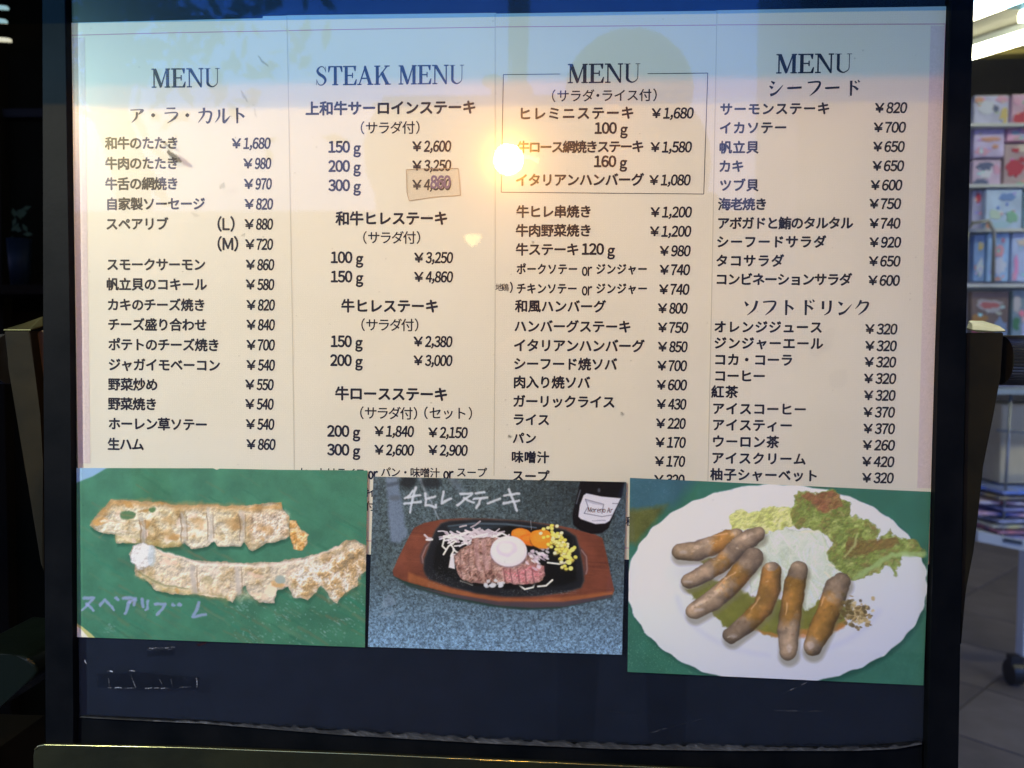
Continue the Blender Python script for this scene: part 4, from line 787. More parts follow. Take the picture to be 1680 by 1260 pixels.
B.line([(375, 92), (400, 160), (440, 230), (485, 335)], [7, 6, 5, 4], (150, 160, 172), .7, 3)
B.ell(300, 110, 50, 40, (26, 28, 32), .8, 8); B.ell(440, 112, 60, 36, (26, 28, 32), .7, 8); B.poly([(540, 90), (600, 90), (640, 170), (600, 170)], (110, 122, 140), .4, 8)
for st in ([(330, 165), (310, 190), (282, 210)], [(300, 205), (372, 190)], [(275, 245), (375, 232)], [(348, 145), (330, 210), (312, 296)], [(405, 180), (405, 250), (470, 262), (470, 248)], [(405, 215), (462, 196)], [(515, 172), (505, 240), (560, 212)], [(620, 180), (690, 178), (600, 250)], [(640, 205), (700, 235)], [(712, 175), (762, 172)], [(700, 212), (780, 205)], [(742, 210), (732, 240), (712, 268)], [(785, 240), (858, 212)], [(885, 195), (975, 178)], [(880, 240), (972, 225)], [(912, 155), (935, 215), (962, 282)]):
    B.line(st, 7.5, (198, 205, 216), .92, 2.2, 2)
B.poly([(205, 680), (300, 745), (560, 820), (800, 868), (1000, 888), (1200, 882), (1540, 812), (1556, 760), (1000, 700), (300, 600)], (34, 56, 50), .95, 4)
B.poly([(140, 850), (180, 790), (235, 835), (210, 862), (150, 870)], (128, 146, 166), .5, 3, 3, .2); B.poly([(135, 930), (150, 900), (215, 890), (205, 915)], (128, 146, 166), .5, 3, 3, .2)
wood = [(205, 650), (240, 570), (290, 470), (335, 388), (400, 358), (500, 338), (620, 330), (800, 333), (1000, 345), (1180, 368), (1300, 392), (1440, 430), (1482, 450), (1510, 560), (1535, 680), (1556, 770), (1545, 792), (1420, 818), (1250, 845), (1050, 850), (850, 842), (620, 800), (420, 752), (270, 710), (210, 680)]
B.poly(wood, (116, 66, 50), 1, 2, 0, .22)
def fw_(r):
    y = r.uniform(330, 850); x = r.uniform(200, 1560); L = r.uniform(60, 260); B.line([(x, y), (x + L, y + L * .06)], r.uniform(1, 4), r.choice([(138, 82, 58), (84, 44, 36), (120, 68, 50), (96, 52, 42), (150, 92, 64)]), r.uniform(.2, .5), 1.6)
clip_detail(B, wood, 240, fw_, 5)
B.poly([(300, 660), (560, 755), (820, 812), (1080, 822), (1330, 800), (1545, 775), (1545, 795), (1250, 848), (1050, 852), (850, 844), (560, 788), (300, 716)], (168, 102, 62), .75, 5, 1, .15)
B.poly([(850, 836), (1250, 838), (1540, 796), (1535, 812), (1250, 868), (1050, 876), (850, 862), (560, 808), (300, 735), (560, 790)], (80, 66, 74), .9, 3)
for st in ([(440, 465), (405, 500), (380, 560), (385, 598)], [(1350, 520), (1380, 560), (1385, 640), (1378, 665)]): B.line(st, 11, (96, 66, 62), .95, 2); B.line([(x + 5, y + 3) for x, y in st], 4, (176, 150, 146), .6, 2)
iron = [(395, 640), (398, 580), (430, 490), (470, 400), (500, 362), (560, 346), (700, 338), (860, 342), (1000, 350), (1130, 370), (1260, 402), (1320, 440), (1340, 500), (1362, 620), (1370, 710), (1350, 752), (1260, 780), (1080, 802), (900, 806), (720, 785), (560, 745), (430, 700), (405, 670)]
B.poly(iron, (30, 32, 36), 1, 2.5, 0)
B.line(iron + iron[:1], 6, (58, 62, 66), .6, 4, tex=.4)
B.poly([(450, 620), (470, 500), (530, 400), (600, 372), (860, 366), (1120, 398), (1290, 440), (1320, 620), (1325, 710), (1240, 740), (900, 762), (600, 710), (480, 670)], (17, 17, 17), 1, 5)
for k in range(500):
    t = random.random(); 
    if t < .5: x, y = random.uniform(860, 1340), random.uniform(770, 800) - abs(random.gauss(0, 6))
    else: x, y = random.uniform(420, 640), 640 + (random.uniform(420, 640) - 420) * .4 + random.gauss(0, 25)
    B.ell(x, y, 2.4, 1.8, (130, 140, 146), random.uniform(.2, .6), n=5)
B.line([(545, 378), (700, 362), (900, 366), (1080, 388)], [4, 6, 6, 4], (110, 132, 150), .7, 3); B.poly([(540, 380), (720, 370), (900, 376), (800, 400), (560, 420)], (58, 74, 88), .7, 8)
B.line([(1046, 342), (1050, 400)], 1.6, (170, 180, 190), .8)
R2 = random.Random(11)
for k in range(90):                            # bean sprouts
    x, y = R2.gauss(690, 95), R2.gauss(445, 28); an = R2.uniform(-.6, .8); L = R2.uniform(30, 90)
    B.line([(x - L * .5 * math.cos(an), y - L * .5 * math.sin(an)), (x, y + R2.uniform(-9, 9)), (x + L * .5 * math.cos(an), y + L * .5 * math.sin(an))], R2.uniform(4, 7), R2.choice([(226, 218, 226), (206, 196, 204), (238, 232, 236), (190, 176, 186)]), .95, 1.5)
for st in ([(560, 430), (520, 450), (508, 500), (530, 520)], [(590, 470), (545, 500), (515, 550)], [(600, 440), (560, 450), (530, 445)], [(575, 520), (600, 540), (640, 530)], [(560, 490), (580, 520), (560, 560)], [(620, 710), (660, 722), (690, 735)], [(980, 740), (1010, 762), (1060, 750), (1080, 700)], [(1090, 745), (1140, 740), (1178, 706)], [(1150, 600), (1220, 608), (1280, 595)]): B.line(st, 6, (228, 228, 220), .95, 1.5)
B.poly([(560, 545), (590, 545), (585, 640), (545, 630)], (224, 222, 228), .95, 2)
meat = [(582, 560), (620, 515), (680, 490), (690, 455), (780, 448), (860, 460), (1000, 540), (1060, 570), (1120, 620), (1135, 670), (1120, 705), (1060, 728), (980, 730), (860, 725), (780, 728), (690, 725), (620, 700), (590, 640)]
B.poly([(x, y + 14) for x, y in meat], (10, 9, 9), .8, 5); B.poly(meat, (156, 116, 116), 1, 2, 3, .14)
def fm(r):
    x, y = r.uniform(580, 1140), r.uniform(450, 730); c = r.choice([(186, 144, 142), (140, 100, 98), (170, 128, 118), (200, 160, 160), (120, 84, 82), (152, 112, 92)])
    if y > 640 and x > 850 and r.random() < .5: c = (196, 98, 112)
    B.ell(x, y, r.uniform(6, 20), r.uniform(4, 12), c, r.uniform(.3, .75), 2, 3, .1, r.uniform(-.6, .6), 8)
B.organic(meat, [(100, 70, 62), (136, 100, 90), (160, 126, 114), (176, 144, 134), (192, 162, 152), (138, 104, 86)], 15, 31, .95, rough=4, bump=1.5)
clip_detail(B, meat, 70, fm, 6)
B.organic([(870, 660), (960, 640), (1060, 610), (1120, 630), (1125, 680), (1050, 715), (900, 715)], [(170, 84, 94), (206, 120, 132), (222, 160, 166), (150, 90, 92)], 14, 33, .7, soft=10, rough=6, bump=1.4)
for x0 in (600, 650, 700, 745, 790): B.line([(x0 + 20, 470 if x0 > 680 else 520), (x0 + 14, 580), (x0 + 30, 700)], [1.5, 3.5, 1.5], (88, 58, 60), .55, 2.5, 4)
for x0 in (715, 762): B.line([(x0, 470), (x0 + 2, 560), (x0 + 22, 640)], 14, (196, 158, 158), .55, 4, 2, tex=.15)
for x0 in (880, 920, 965, 1010, 1055): B.line([(x0, 640), (x0 + 10, 720)], [3, 4], (110, 66, 72), .7, 2, 2)
for k in range(16): B.ell(random.gauss(835, 45), random.gauss(735, 10), 14, 11, (206, 208, 214), .85, 1.5, 2, n=8)
for k in range(34): B.ell(random.gauss(1110, 35), random.gauss(560, 30), random.uniform(10, 22), random.uniform(6, 12), random.choice([(228, 214, 226), (206, 188, 204), (240, 232, 238)]), .8, 2, 2, rot=.6, n=9)
for x, y, rx, ry, c in ((990, 428, 66, 38, (226, 128, 44)), (1040, 462, 60, 34, (214, 112, 38)), (1112, 455, 72, 58, (236, 142, 44))): B.ell(x, y + 5, rx, ry, (120, 66, 26), .6, 4); B.ell(x, y, rx, ry, c, 1, 2, 2, .08, .15); B.ell(x - 10, y - 10, rx * .6, ry * .5, (246, 160, 62), .5, 5)
R3 = random.Random(5)
for k in range(120):
    t = R3.random(); x = 1160 + t * 130 + R3.gauss(0, 26); y = 410 + t * 170 + R3.gauss(0, 30)
    B.ell(x, y + 3, 14, 12, (150, 130, 60), .5, 2, 3); B.ell(x, y, 12, 10, R3.choice([(236, 226, 120), (244, 238, 150), (226, 214, 96), (240, 240, 190)]), 1, 1.5, 1, n=9)
for x, y in ((1280, 600), (1290, 635), (1276, 565), (1300, 520)): B.ell(x, y, 15, 14, (238, 228, 130), 1, 1.5)
B.ell(912, 540, 114, 92, (150, 140, 156), .7, 4); B.ell(912, 530, 112, 94, (222, 214, 226), 1, 2); B.ell(908, 522, 96, 78, (232, 226, 236), .9, 4); B.ell(900, 516, 66, 50, (206, 198, 216), .8, 5, 3, .06); B.ell(894, 508, 40, 32, (228, 220, 234), .9, 4, 3)
bot = [(1352, 85), (1625, 85), (1600, 200), (1560, 290), (1520, 390), (1480, 420), (1420, 425), (1350, 405), (1306, 370), (1300, 310), (1320, 220), (1338, 150)]
B.poly(bot, (16, 14, 18), 1, 2); B.line([(1348, 160), (1325, 240)], 4, (130, 140, 156), .6, 2); B.ell(1462, 160, 9, 13, (110, 118, 130), .6, 2)
B.poly([(1368, 190), (1385, 178), (1480, 198), (1595, 208), (1560, 280), (1528, 345), (1500, 362), (1440, 366), (1350, 335), (1336, 320), (1345, 250)], (206, 206, 222), 1, 2)
for st in ([(1380, 215), (1490, 245), (1480, 300)], [(1372, 300), (1480, 320), (1540, 310)], [(1380, 215), (1395, 260), (1372, 300)], [(1545, 240), (1575, 240)]): B.line(st, 2.5, (92, 92, 110), .7, 1.2)
B.line([(1385, 225), (1480, 245)], 7, (150, 150, 168), .5, 2, 2); B.line([(1420, 345), (1500, 345)], 2.5, (120, 120, 140), .6, 1.2, 2)
ph2 = thing('photo_print', 'photo print of steak on a wood and iron plate beside a bottle, lower middle', 'photo', (bd(815, 1070)[0], Y5, bd(815, 1068)[1]), 'food photo prints below the menu sheets')
B.quadmesh('print', Y5, print_mat('steak print', B.image('steak picture')), ph2)
def lab(p):
    pp = Pen(); lat(pp, 'Moreno Ar', 964, 1005, 835.5, 8.5, .1, .01)
    p.add(pp.V, pp.F)
wr(ph2, 'bottle_lettering', Y5 + .0001, lab, mat('red print', (.42, .07, .09), .6))
# --- 3: sausages on a plate
C = Paint((1010, 760), 3.17, [(1033, 783), (1524, 806), (1512, 1122), (1029, 1100)])
C.poly([(-50, 0), (1800, 0), (1800, 1300), (-50, 1300)], (56, 110, 92), 1, tex=.08)
C.poly([(50, 40), (420, 60), (300, 220), (60, 260)], (62, 98, 120), .85, 22, 4, .1); C.poly([(50, 240), (260, 215), (200, 300), (100, 410), (50, 420)], (92, 92, 48), .9, 12, 5, .35)
for k in range(1500):
    x = random.choice([random.uniform(50, 420), random.uniform(1250, 1640)]); y = random.uniform(740, 1150); C.ell(x, y, random.uniform(1, 3), random.uniform(1, 3), (134, 176, 150) if x < 600 else (92, 150, 130), random.uniform(.1, .6), n=5)
for k in range(260): x, y = random.uniform(60, 300), random.uniform(60, 400); C.ell(x, y, 2, 2, (140, 150, 120) if y > 230 else (120, 150, 170), random.uniform(.1, .5), n=5)
C.ell(842, 636, 778, 522, (28, 70, 62), .7, 8, n=120); C.ell(832, 622, 776, 517, (216, 220, 236), 1, 2.5, 1.5, .0, n=240, scal=.006)
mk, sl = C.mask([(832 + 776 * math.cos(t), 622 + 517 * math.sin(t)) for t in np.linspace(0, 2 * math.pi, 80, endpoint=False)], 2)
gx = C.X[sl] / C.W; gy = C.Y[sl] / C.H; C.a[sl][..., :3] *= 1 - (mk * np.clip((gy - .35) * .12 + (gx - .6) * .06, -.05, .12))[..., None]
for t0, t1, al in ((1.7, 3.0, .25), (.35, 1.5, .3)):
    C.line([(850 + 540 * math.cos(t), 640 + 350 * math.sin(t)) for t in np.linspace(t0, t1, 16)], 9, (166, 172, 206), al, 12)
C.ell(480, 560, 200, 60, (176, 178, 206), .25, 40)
C.poly([(360, 650), (480, 600), (600, 620), (700, 690), (840, 700), (1040, 700), (1190, 740), (1180, 840), (1060, 900), (960, 880), (900, 900), (800, 890), (690, 830), (560, 840), (520, 790), (400, 700)], (118, 120, 54), 1, 4, 6, .2)
C.poly([(680, 840), (840, 880), (960, 850), (1100, 860), (1190, 800), (1180, 850), (1050, 900), (820, 895)], (190, 122, 66), .7, 5, 4); C.poly([(430, 505), (600, 450), (640, 500), (470, 540)], (120, 118, 44), .95, 3, 3)
cab = [(700, 430), (760, 380), (800, 350), (860, 322), (900, 335), (980, 345), (1060, 350), (1095, 420), (1130, 500), (1180, 540), (1120, 600), (1060, 680), (1030, 720), (980, 752), (950, 700), (860, 650), (760, 640), (690, 680), (700, 560)]
C.poly(cab, (204, 214, 200), 1, 3, 6, .05)
R4 = random.Random(8)
def fc(r):
    x, y = r.uniform(700, 1180), r.uniform(320, 750); an = r.uniform(.4, 1.9); L = r.uniform(30, 120); C.line([(x, y), (x + L * .5 * math.cos(an) + r.uniform(-8, 8), y + L * .5 * math.sin(an)), (x + L * math.cos(an), y + L * math.sin(an))], r.uniform(1.5, 5), r.choice([(232, 238, 228), (180, 192, 176), (220, 228, 206), (210, 222, 226), (192, 206, 172)]), r.uniform(.3, .7), 2)
C.organic(cab, [(170, 186, 160), (206, 216, 198), (226, 234, 222), (236, 240, 232)], 40, 41, .35, rough=6, bump=.5)
clip_detail(C, cab, 120, fc, 8)
for st in ([(960, 350), (1060, 345), (1150, 380)], [(1090, 490), (1160, 500), (1240, 440)], [(1100, 520), (1180, 540)], [(1080, 560), (1120, 600)]): C.line(st, [5, 8, 4][:len(st)], (222, 230, 200), .95, 2)
def leaf(region, n, cols_, seed, r0, r1):
    r = random.Random(seed); xs = [p[0] for p in region]; ys = [p[1] for p in region]
    C.poly(region, cols_[0], .95, 4, 9, .2)
    def one(r_):
        x, y = r_.uniform(min(xs), max(xs)), r_.uniform(min(ys), max(ys)); C.ell(x, y, r_.uniform(r0, r1), r_.uniform(r0 * .5, r1 * .6), r_.choice(cols_), r_.uniform(.35, .85), 2.5, 6, .12, r_.uniform(-1, 1), 9)
    m_, sl_ = C.mask(region, 3, 9); full = np.zeros((C.H, C.W)); full[sl_] = m_; keep = C.a.copy()
    for k in range(n): one(r)
    C.a = keep * (1 - full[..., None]) + C.a * full[..., None]
    C.organic(region, [tuple(min(255, int(v * 1.12)) for v in c) for c in sorted(cols_, key=sum)], 26, seed, .45, soft=3, rough=9, bump=1.6, edge=6)
leaf([(590, 265), (640, 240), (720, 250), (790, 225), (870, 215), (930, 240), (940, 310), (880, 320), (780, 350), (700, 330), (600, 335)], 130, [(190, 196, 120), (206, 210, 140), (172, 180, 96), (218, 222, 166), (150, 150, 80)], 21, 6, 26)
leaf([(905, 230), (935, 140), (1000, 150), (1060, 145), (1130, 135), (1170, 180), (1215, 200), (1200, 270), (1300, 280), (1360, 340), (1350, 400), (1420, 340), (1440, 380), (1560, 400), (1595, 450), (1590, 480), (1480, 470), (1470, 520), (1445, 572), (1400, 525), (1300, 570), (1220, 600), (1150, 540), (1090, 470), (1120, 400), (1050, 345), (960, 330), (900, 300)], 420, [(112, 128, 60), (136, 150, 80), (92, 110, 54), (164, 172, 104), (136, 108, 74), (120, 136, 68), (182, 188, 122)], 22, 7, 30)
leaf([(960, 160), (1060, 150), (1150, 150), (1170, 220), (1080, 250), (1000, 210)], 60, [(140, 96, 70), (166, 122, 90), (120, 80, 56), (130, 116, 66)], 23, 6, 22)
leaf([(1200, 380), (1300, 400), (1440, 380), (1460, 420), (1300, 460), (1180, 480)], 50, [(118, 92, 58), (136, 108, 66), (110, 112, 54)], 24, 6, 20)
C.line([(1230, 590), (1340, 520), (1430, 470), (1590, 465)], [9, 12, 13, 14], (160, 186, 120), .85, 4, 4, tex=.1); C.line([(1180, 480), (1230, 420), (1250, 360)], [4, 6, 3], (186, 196, 130), .8, 3, 3)
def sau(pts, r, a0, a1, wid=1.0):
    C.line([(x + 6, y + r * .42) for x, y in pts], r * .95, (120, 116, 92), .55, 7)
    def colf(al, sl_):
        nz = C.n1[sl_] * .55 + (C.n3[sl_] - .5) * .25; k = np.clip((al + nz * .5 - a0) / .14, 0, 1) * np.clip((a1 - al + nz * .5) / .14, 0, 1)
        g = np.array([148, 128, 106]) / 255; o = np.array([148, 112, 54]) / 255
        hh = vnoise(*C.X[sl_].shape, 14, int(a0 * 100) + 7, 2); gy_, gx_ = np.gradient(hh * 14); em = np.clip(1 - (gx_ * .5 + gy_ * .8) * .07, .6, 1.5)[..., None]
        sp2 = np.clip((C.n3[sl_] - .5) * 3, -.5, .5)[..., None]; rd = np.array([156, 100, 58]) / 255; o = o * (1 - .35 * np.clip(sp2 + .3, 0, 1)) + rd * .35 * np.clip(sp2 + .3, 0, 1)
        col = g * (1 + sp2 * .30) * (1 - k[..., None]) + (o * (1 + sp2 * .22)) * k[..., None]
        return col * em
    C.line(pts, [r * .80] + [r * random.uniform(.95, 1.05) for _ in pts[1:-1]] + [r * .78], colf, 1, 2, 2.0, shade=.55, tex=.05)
sau([(328, 455), (420, 450), (500, 420), (575, 392), (620, 372)], 52, .42, .98)
sau([(375, 605), (470, 560), (560, 500), (630, 430), (690, 385), (730, 362)], 50, .24, .52)
sau([(405, 760), (500, 705), (600, 620), (660, 545), (705, 490), (718, 478)], 55, .32, .68)
sau([(595, 885), (680, 820), (760, 740), (795, 640), (803, 560), (802, 545)], 54, .12, .98)
sau([(888, 970), (890, 860), (905, 740), (925, 620), (944, 545)], 58, .28, .95)
sau([(1015, 945), (1060, 850), (1105, 740), (1140, 640), (1164, 608)], 60, .0, .68)
for k in range(90):
    i_ = k % 6; aa, bb = [((328, 455), (600, 385)), ((375, 605), (715, 370)), ((405, 760), (705, 500)), ((600, 880), (795, 600)), ((890, 965), (930, 600)), ((1015, 940), (1155, 640))][i_]
    t = random.random(); x = aa[0] + (bb[0] - aa[0]) * t + random.uniform(-26, 26); y = aa[1] + (bb[1] - aa[1]) * t + random.uniform(-26, 26)
    C.ell(x, y, random.uniform(3, 10), random.uniform(1.5, 4), random.choice([(236, 222, 200), (96, 70, 44), (210, 170, 110), (112, 88, 60)]), random.uniform(.15, .5), 2, 2, rot=random.uniform(-1, 1), n=8)
for st in ([(520, 640), (570, 590), (620, 560)], [(700, 750), (740, 690)], [(880, 780), (885, 720)], [(1060, 730), (1075, 690)], [(500, 370), (570, 360)]): C.line(st, [2, 4, 2][:len(st)], (236, 196, 150), .7, 2.5, 2)
for x, y, rx, ry in ((345, 470, 20, 8), (370, 620, 24, 8), (430, 770, 26, 10), (600, 900, 20, 8), (890, 965, 14, 22), (1000, 950, 16, 24)): C.ell(x, y - 12, rx, ry, (226, 220, 226), .35, 4, 4)
R5 = random.Random(3)
for k in range(110):
    x, y = R5.gauss(1255, 34), R5.gauss(775, 38); C.ell(x, y, R5.uniform(5, 16), R5.uniform(4, 11), R5.choice([(150, 130, 84), (186, 164, 112), (110, 92, 56), (86, 74, 44), (206, 186, 136)]), .85, 2, 3, rot=R5.uniform(-1, 1), n=8)
for k in range(40): x, y = R5.gauss(1195, 18), R5.gauss(750, 30); C.ell(x, y, 12, 8, R5.choice([(96, 84, 48), (124, 108, 64)]), .8, 2, 3, n=8)
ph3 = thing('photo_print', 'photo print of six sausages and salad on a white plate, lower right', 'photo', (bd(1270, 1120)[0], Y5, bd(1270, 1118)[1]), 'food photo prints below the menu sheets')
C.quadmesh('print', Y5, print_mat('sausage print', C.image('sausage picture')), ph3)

# ================================================================== BEHIND THE CAMERA (what the glass mirrors)
# warm globe lamp
LP = M_(835, 265, .75); R_L = .029
lamp = thing('globe_lamp', 'glowing warm globe lamp mirrored in the glass at the upper middle', 'lamp', LP)
bm = bmesh.new(); bmesh.ops.create_uvsphere(bm, u_segments=32, v_segments=16, radius=R_L, matrix=Matrix.Translation(LP))
bmesh_obj('globe', bm, mat('glowing opal', (.9, .8, .6), .5, emit=(1.0, .50, .12), estr=410), lamp, True)
bm = bmesh.new(); tube(bm, [M_(852, 258, .75), M_(870, 262, .75), M_(884, 267, .75)], [.006, .003, .005], 8); bmesh_obj('flare_rod', bm, mat('lamp flare glow', (.9, .8, .6), .5, emit=(1.0, .75, .35), estr=9), lamp, True)  # small glowing rod added to imitate the flare beside the globe
bm = bmesh.new(); tube(bm, [LP + Vector((0, 0, R_L * .9)), LP + Vector((0, 0, R_L + .03)), LP + Vector((0, 0, R_L + .05))], [.014, .016, .005], 16); tube(bm, [LP + Vector((0, 0, R_L + .05)), Vector((LP.x, LP.y, 2.62))], .002, 6); bmesh_obj('cap_and_cord', bm, STEEL, lamp, True)
# kiosk with post
YK = 2.45
KM = mat('dark kiosk enamel', (.055, .05, .045), .5, var=.1)
kio = thing('kiosk', 'dark kiosk with a post on top, mirrored left of the head', 'kiosk', (M_(800, 400, YK).x, -YK, 0))
kp = [(632, 160), (608, 200), (598, 240), (602, 285), (616, 320), (620, 348), (622, 760), (980, 760), (1000, 157)]
bm = bmesh.new(); pts = [M_(x, y, YK) for x, y in kp]; prism(bm, [(p.x, p.z) for p in pts[:6]] + [(pts[5].x, 0.0), (pts[8].x, 0.0), (pts[8].x, pts[8].z)], -YK - .5, -YK); bmesh_obj('cabinet', bm, KM, kio)
bm = bmesh.new(); a = M_(842, 155, YK); b = M_(846, 120, YK); c = M_(848, -60, YK)
tube(bm, [a + Vector((0, -.2, 0)), b + Vector((0, -.2, 0)), b + Vector((.006, -.2, .03)), Vector((c.x, c.y - .2, c.z))], [.075, .068, .034, .05], 16); bmesh_obj('post', bm, mat('grey green post', (.10, .12, .09), .6), kio, True)
bm = bmesh.new(); a = M_(806, 122, YK); bmesh.ops.create_icosphere(bm, subdivisions=3, radius=.035, matrix=Matrix.Translation(a + Vector((0, -.1, 0))) @ Matrix.Diagonal((1.3, 1, .8, 1)))
tube(bm, [M_(812, 128, YK) + Vector((0, -.1, 0)), M_(818, 160, YK) + Vector((0, -.1, 0))], [.02, .05], 10); bmesh_obj('finial', bm, KM, kio, True)
l2 = M_(776, 392, YK - .06)
l2o = thing('cone_lamp', 'small yellow cone lamp mirrored below the steak prices', 'lamp', l2)
bm = bmesh.new(); tube(bm, [l2 + Vector((0, 0, .012)), l2 + Vector((0, 0, -.012)), l2 + Vector((0, 0, -.030))], [.034, .028, .006], 18); bmesh_obj('shade', bm, mat('glowing yellow', (.9, .8, .4), .5, emit=(1.0, .78, .25), estr=9), l2o, True)
box('wall_bracket', l2.x - .006, l2.x + .006, -YK + .0005, l2.y, l2.z + .013, l2.z + .022, STEEL, l2o)
# photographer
def person():
    hx = .232; hy = -1.06; top = M_(1030, 70, 1.06).z; hz = top - .145
    t = thing('person', 'person in a dark jacket taking the photo, mirrored in the glass', 'person', (hx, hy, 0))
    V = []; Ed = []; Rr = []
    def add(p, r, par=None):
        V.append(p); Rr.append(r)
        if par is not None: Ed.append((par, len(V) - 1))
        return len(V) - 1
    pel = add((hx, hy, .92), (.16, .12)); wst = add((hx, hy, 1.08), (.145, .11), pel); ch = add((hx, hy + .01, 1.26), (.165, .125), wst); cl = add((hx, hy, 1.40), (.13, .10), ch)
    nk = add((hx, hy + .01, 1.485), (.058, .058), cl); h0 = add((hx, hy + .025, hz - .055), (.078, .09), nk); h1 = add((hx, hy + .015, hz + .02), (.094, .108), h0); add((hx, hy + .005, hz + .085), (.07, .08), h1)
    for s_ in (-1, 1):
        sh = add((hx + s_ * .17, hy, 1.40), (.065, .065), cl); el = add((hx + s_ * .23, hy + .06, 1.14), (.047, .047), sh); wx = CAM.x + s_ * .105
        wr_ = add((wx, CAM.y - .075, 1.06), (.03, .03), el); pm = add((wx - s_ * .006, CAM.y - .045, CAM.z - .012), (.03, .018), wr_)
        for j in range(4):
            z = CAM.z + .022 - j * .017; b_ = add((wx - s_ * .012, CAM.y - .034, z), (.0085, .0085), pm); c_ = add((wx - s_ * .030, CAM.y - .019, z + .001), (.0078, .0078), b_); add((wx - s_ * (.047 + .003 * (j % 2)), CAM.y - .0165, z + .002), (.007, .007), c_)
        th = add((wx - s_ * .01, CAM.y - .05, CAM.z + .018), (.0105, .0105), pm); th2 = add((wx - s_ * .03, CAM.y - .043, CAM.z + .03), (.0095, .0095), th); add((wx - s_ * .05, CAM.y - .040, CAM.z + .032), (.008, .008), th2)
        hp = add((hx + s_ * .09, hy, .84), (.09, .095), pel); kn = add((hx + s_ * .10, hy + .02, .48), (.058, .06), hp); an = add((hx + s_ * .11, hy, .09), (.04, .045), kn); add((hx + s_ * .12, hy + .17, .035), (.04, .03), an)
    me = bpy.data.meshes.new('body'); me.from_pydata(V, Ed, []); o = link('body', me, t)
    sk = o.modifiers.new('skin', 'SKIN'); sk.use_smooth_shade = True
    for i, d in enumerate(me.skin_vertices[0].data): d.radius = Rr[i]; d.use_root = (i == 0)
    o.modifiers.new('sub', 'SUBSURF').levels = 2; o.modifiers['sub'].render_levels = 2
    dg = bpy.context.evaluated_depsgraph_get(); m2 = bpy.data.meshes.new_from_object(o.evaluated_get(dg)); o.modifiers.clear(); o.data = m2
    for mm in (mat('skin', (.42, .26, .19), .55), mat('dark jacket', (.03, .03, .035), .8, bump=.3, bscale=80), mat('dark trousers', (.02, .024, .035), .85), mat('black shoes', (.012, .012, .012), .4)): m2.materials.append(mm)
    for p in m2.polygons:
        c = p.center; p.material_index = 0 if (c.z > 1.475 or (c.y > CAM.y - .072 and c.z > 1.0)) else 1 if c.z > .93 else 2 if c.z > .10 else 3; p.use_smooth = True
    bm = bmesh.new(); bmesh.ops.create_icosphere(bm, subdivisions=4, radius=.5, matrix=Matrix.Translation((hx, hy - .005, hz + .03)) @ Matrix.Diagonal((.29, .27, .265, 1)))
    for v in bm.verts:
        d = (v.co - Vector((hx, hy, hz))); v.co += d * (random.uniform(-.01, .02)); 
        if v.co.y > hy + .075 and v.co.z < hz + .07: v.co.y = hy + .075
    bmesh.ops.create_icosphere(bm, subdivisions=3, radius=.5, matrix=Matrix.Translation((hx + .022, hy - .055, hz - .13)) @ Matrix.Diagonal((.36, .17, .40, 1)))
    bmesh_obj('hair', bm, mat('black hair', (.015, .012, .01), .6, bump=.6, bscale=60), t, True)
    for s_, nm in ((-1, 'eye'), (1, 'eye')):
        bm = bmesh.new(); bmesh.ops.create_uvsphere(bm, u_segments=12, v_segments=8, radius=.012, matrix=Matrix.Translation((hx + s_ * .032, hy + .110, hz + .005))); bmesh_obj(nm, bm, mat('eye', (.05, .03, .02), .1), t, True)
    bm = bmesh.new(); bmesh.ops.create_icosphere(bm, subdivisions=2, radius=.5, matrix=Matrix.Translation((hx, hy + .122, hz - .022)) @ Matrix.Diagonal((.026, .03, .045, 1))); bmesh_obj('nose', bm, m2.materials[0], t, True)
    bm = bmesh.new(); bmesh.ops.create_icosphere(bm, subdivisions=2, radius=.5, matrix=Matrix.Translation((hx, hy + .108, hz - .062)) @ Matrix.Diagonal((.05, .02, .014, 1))); bmesh_obj('mouth', bm, mat('lips', (.34, .13, .12), .5), t, True)
    ph_ = thing('smartphone', 'black smartphone held in both hands by the mirrored person', 'phone', (CAM.x, CAM.y - .03, CAM.z))
    box('case', CAM.x - .074, CAM.x + .074, CAM.y - .036, CAM.y - .028, CAM.z - .036, CAM.z + .036, STEEL, ph_, bevel=.003)
    box('screen', CAM.x - .069, CAM.x + .069, CAM.y - .0368, CAM.y - .0361, CAM.z - .031, CAM.z + .031, mat('screen', (.02, .02, .025), .1), ph_)
person()
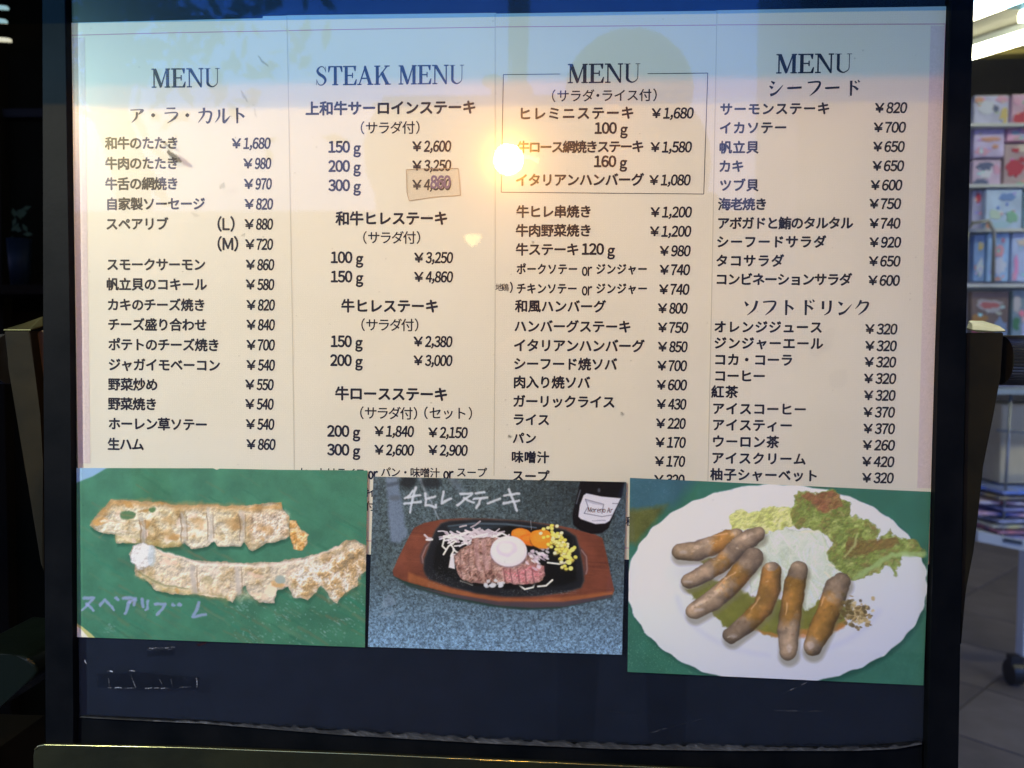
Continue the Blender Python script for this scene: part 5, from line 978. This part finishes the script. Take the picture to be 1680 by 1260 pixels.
# far side of the street
far = thing('low_building', 'long low dark building across the street seen only as a reflection', 'building', (0, -10, 0))
hz_ = M_(840, 350, 10).z
box('wall', -14, 16, -10.8, -10, -.1, hz_ - .12, mat('dark facade', (.07, .065, .06), .8, var=.2, vscale=1), far); box('roof', -14.2, 16.2, -10.9, -9.8, hz_ - .12, hz_, mat('roof edge', (.05, .05, .05), .7), far)
for k in range(-5, 7):
    fwn = box('window', k * 2.1 - .6, k * 2.1 + .6, -9.995, -9.96, .9, 2.1, mat('window frame', (.10, .10, .10), .5), far); box('pane', k * 2.1 - .54, k * 2.1 + .54, -9.958, -9.95, .96, 2.04, GLD, fwn)
# pillar at the right
pa = M_(1305, 300, 2.1)
tag(box('pillar', pa.x, pa.x + .9, -2.7, -2.1, 0, 2.618, mat('pale plaster', (.62, .64, .62), .8, var=.05)), 'broad pale plaster pillar mirrored at the right of the glass', 'pillar')
# tree at the left
tp_ = M_(172, 300, 3.0); tree = thing('street_tree', 'slim street tree mirrored at the upper left of the glass', 'tree', (tp_.x, -3.0, 0))
bm = bmesh.new(); tz1 = M_(172, 200, 3).z; tube(bm, [(tp_.x + .25, -3.0, 0), (tp_.x + .15, -3.0, tz1 - .3), (tp_.x + .02, -3.0, tz1 + .1), (tp_.x, -3.0, tz1 + 1.2)], [.09, .08, .085, .10], 14)
for dx, dz, zz in ((-.5, .7, .0), (.45, .8, .2), (-.3, .9, .35), (.3, -.5, .1)): tube(bm, [(tp_.x + .05, -3.0, tz1 + zz), (tp_.x + dx * .5, -3.02, tz1 + zz + dz * .5), (tp_.x + dx, -3.05, tz1 + zz + dz)], [.05, .035, .02], 8)
bmesh_obj('trunk', bm, mat('bark', (.10, .09, .06), .85, bump=.5), tree, True)
bm = bmesh.new(); rr = random.Random(2)
for k in range(1100):
    c = Vector((tp_.x + rr.gauss(0, .42), -3.1 + rr.gauss(0, .25), tz1 + .75 + rr.gauss(0, .33))); d = Vector((rr.gauss(0, 1), rr.gauss(0, 1), rr.gauss(-.6, 1))).normalized() * rr.uniform(.08, .20); n_ = d.cross(Vector((rr.gauss(0, 1), rr.gauss(0, 1), rr.gauss(0, 1)))).normalized() * .03
    bm.faces.new([bm.verts.new(c), bm.verts.new(c + d * .5 + n_), bm.verts.new(c + d), bm.verts.new(c + d * .5 - n_)])
bmesh_obj('crown', bm, mat('foliage', (.07, .10, .045), .6), tree)
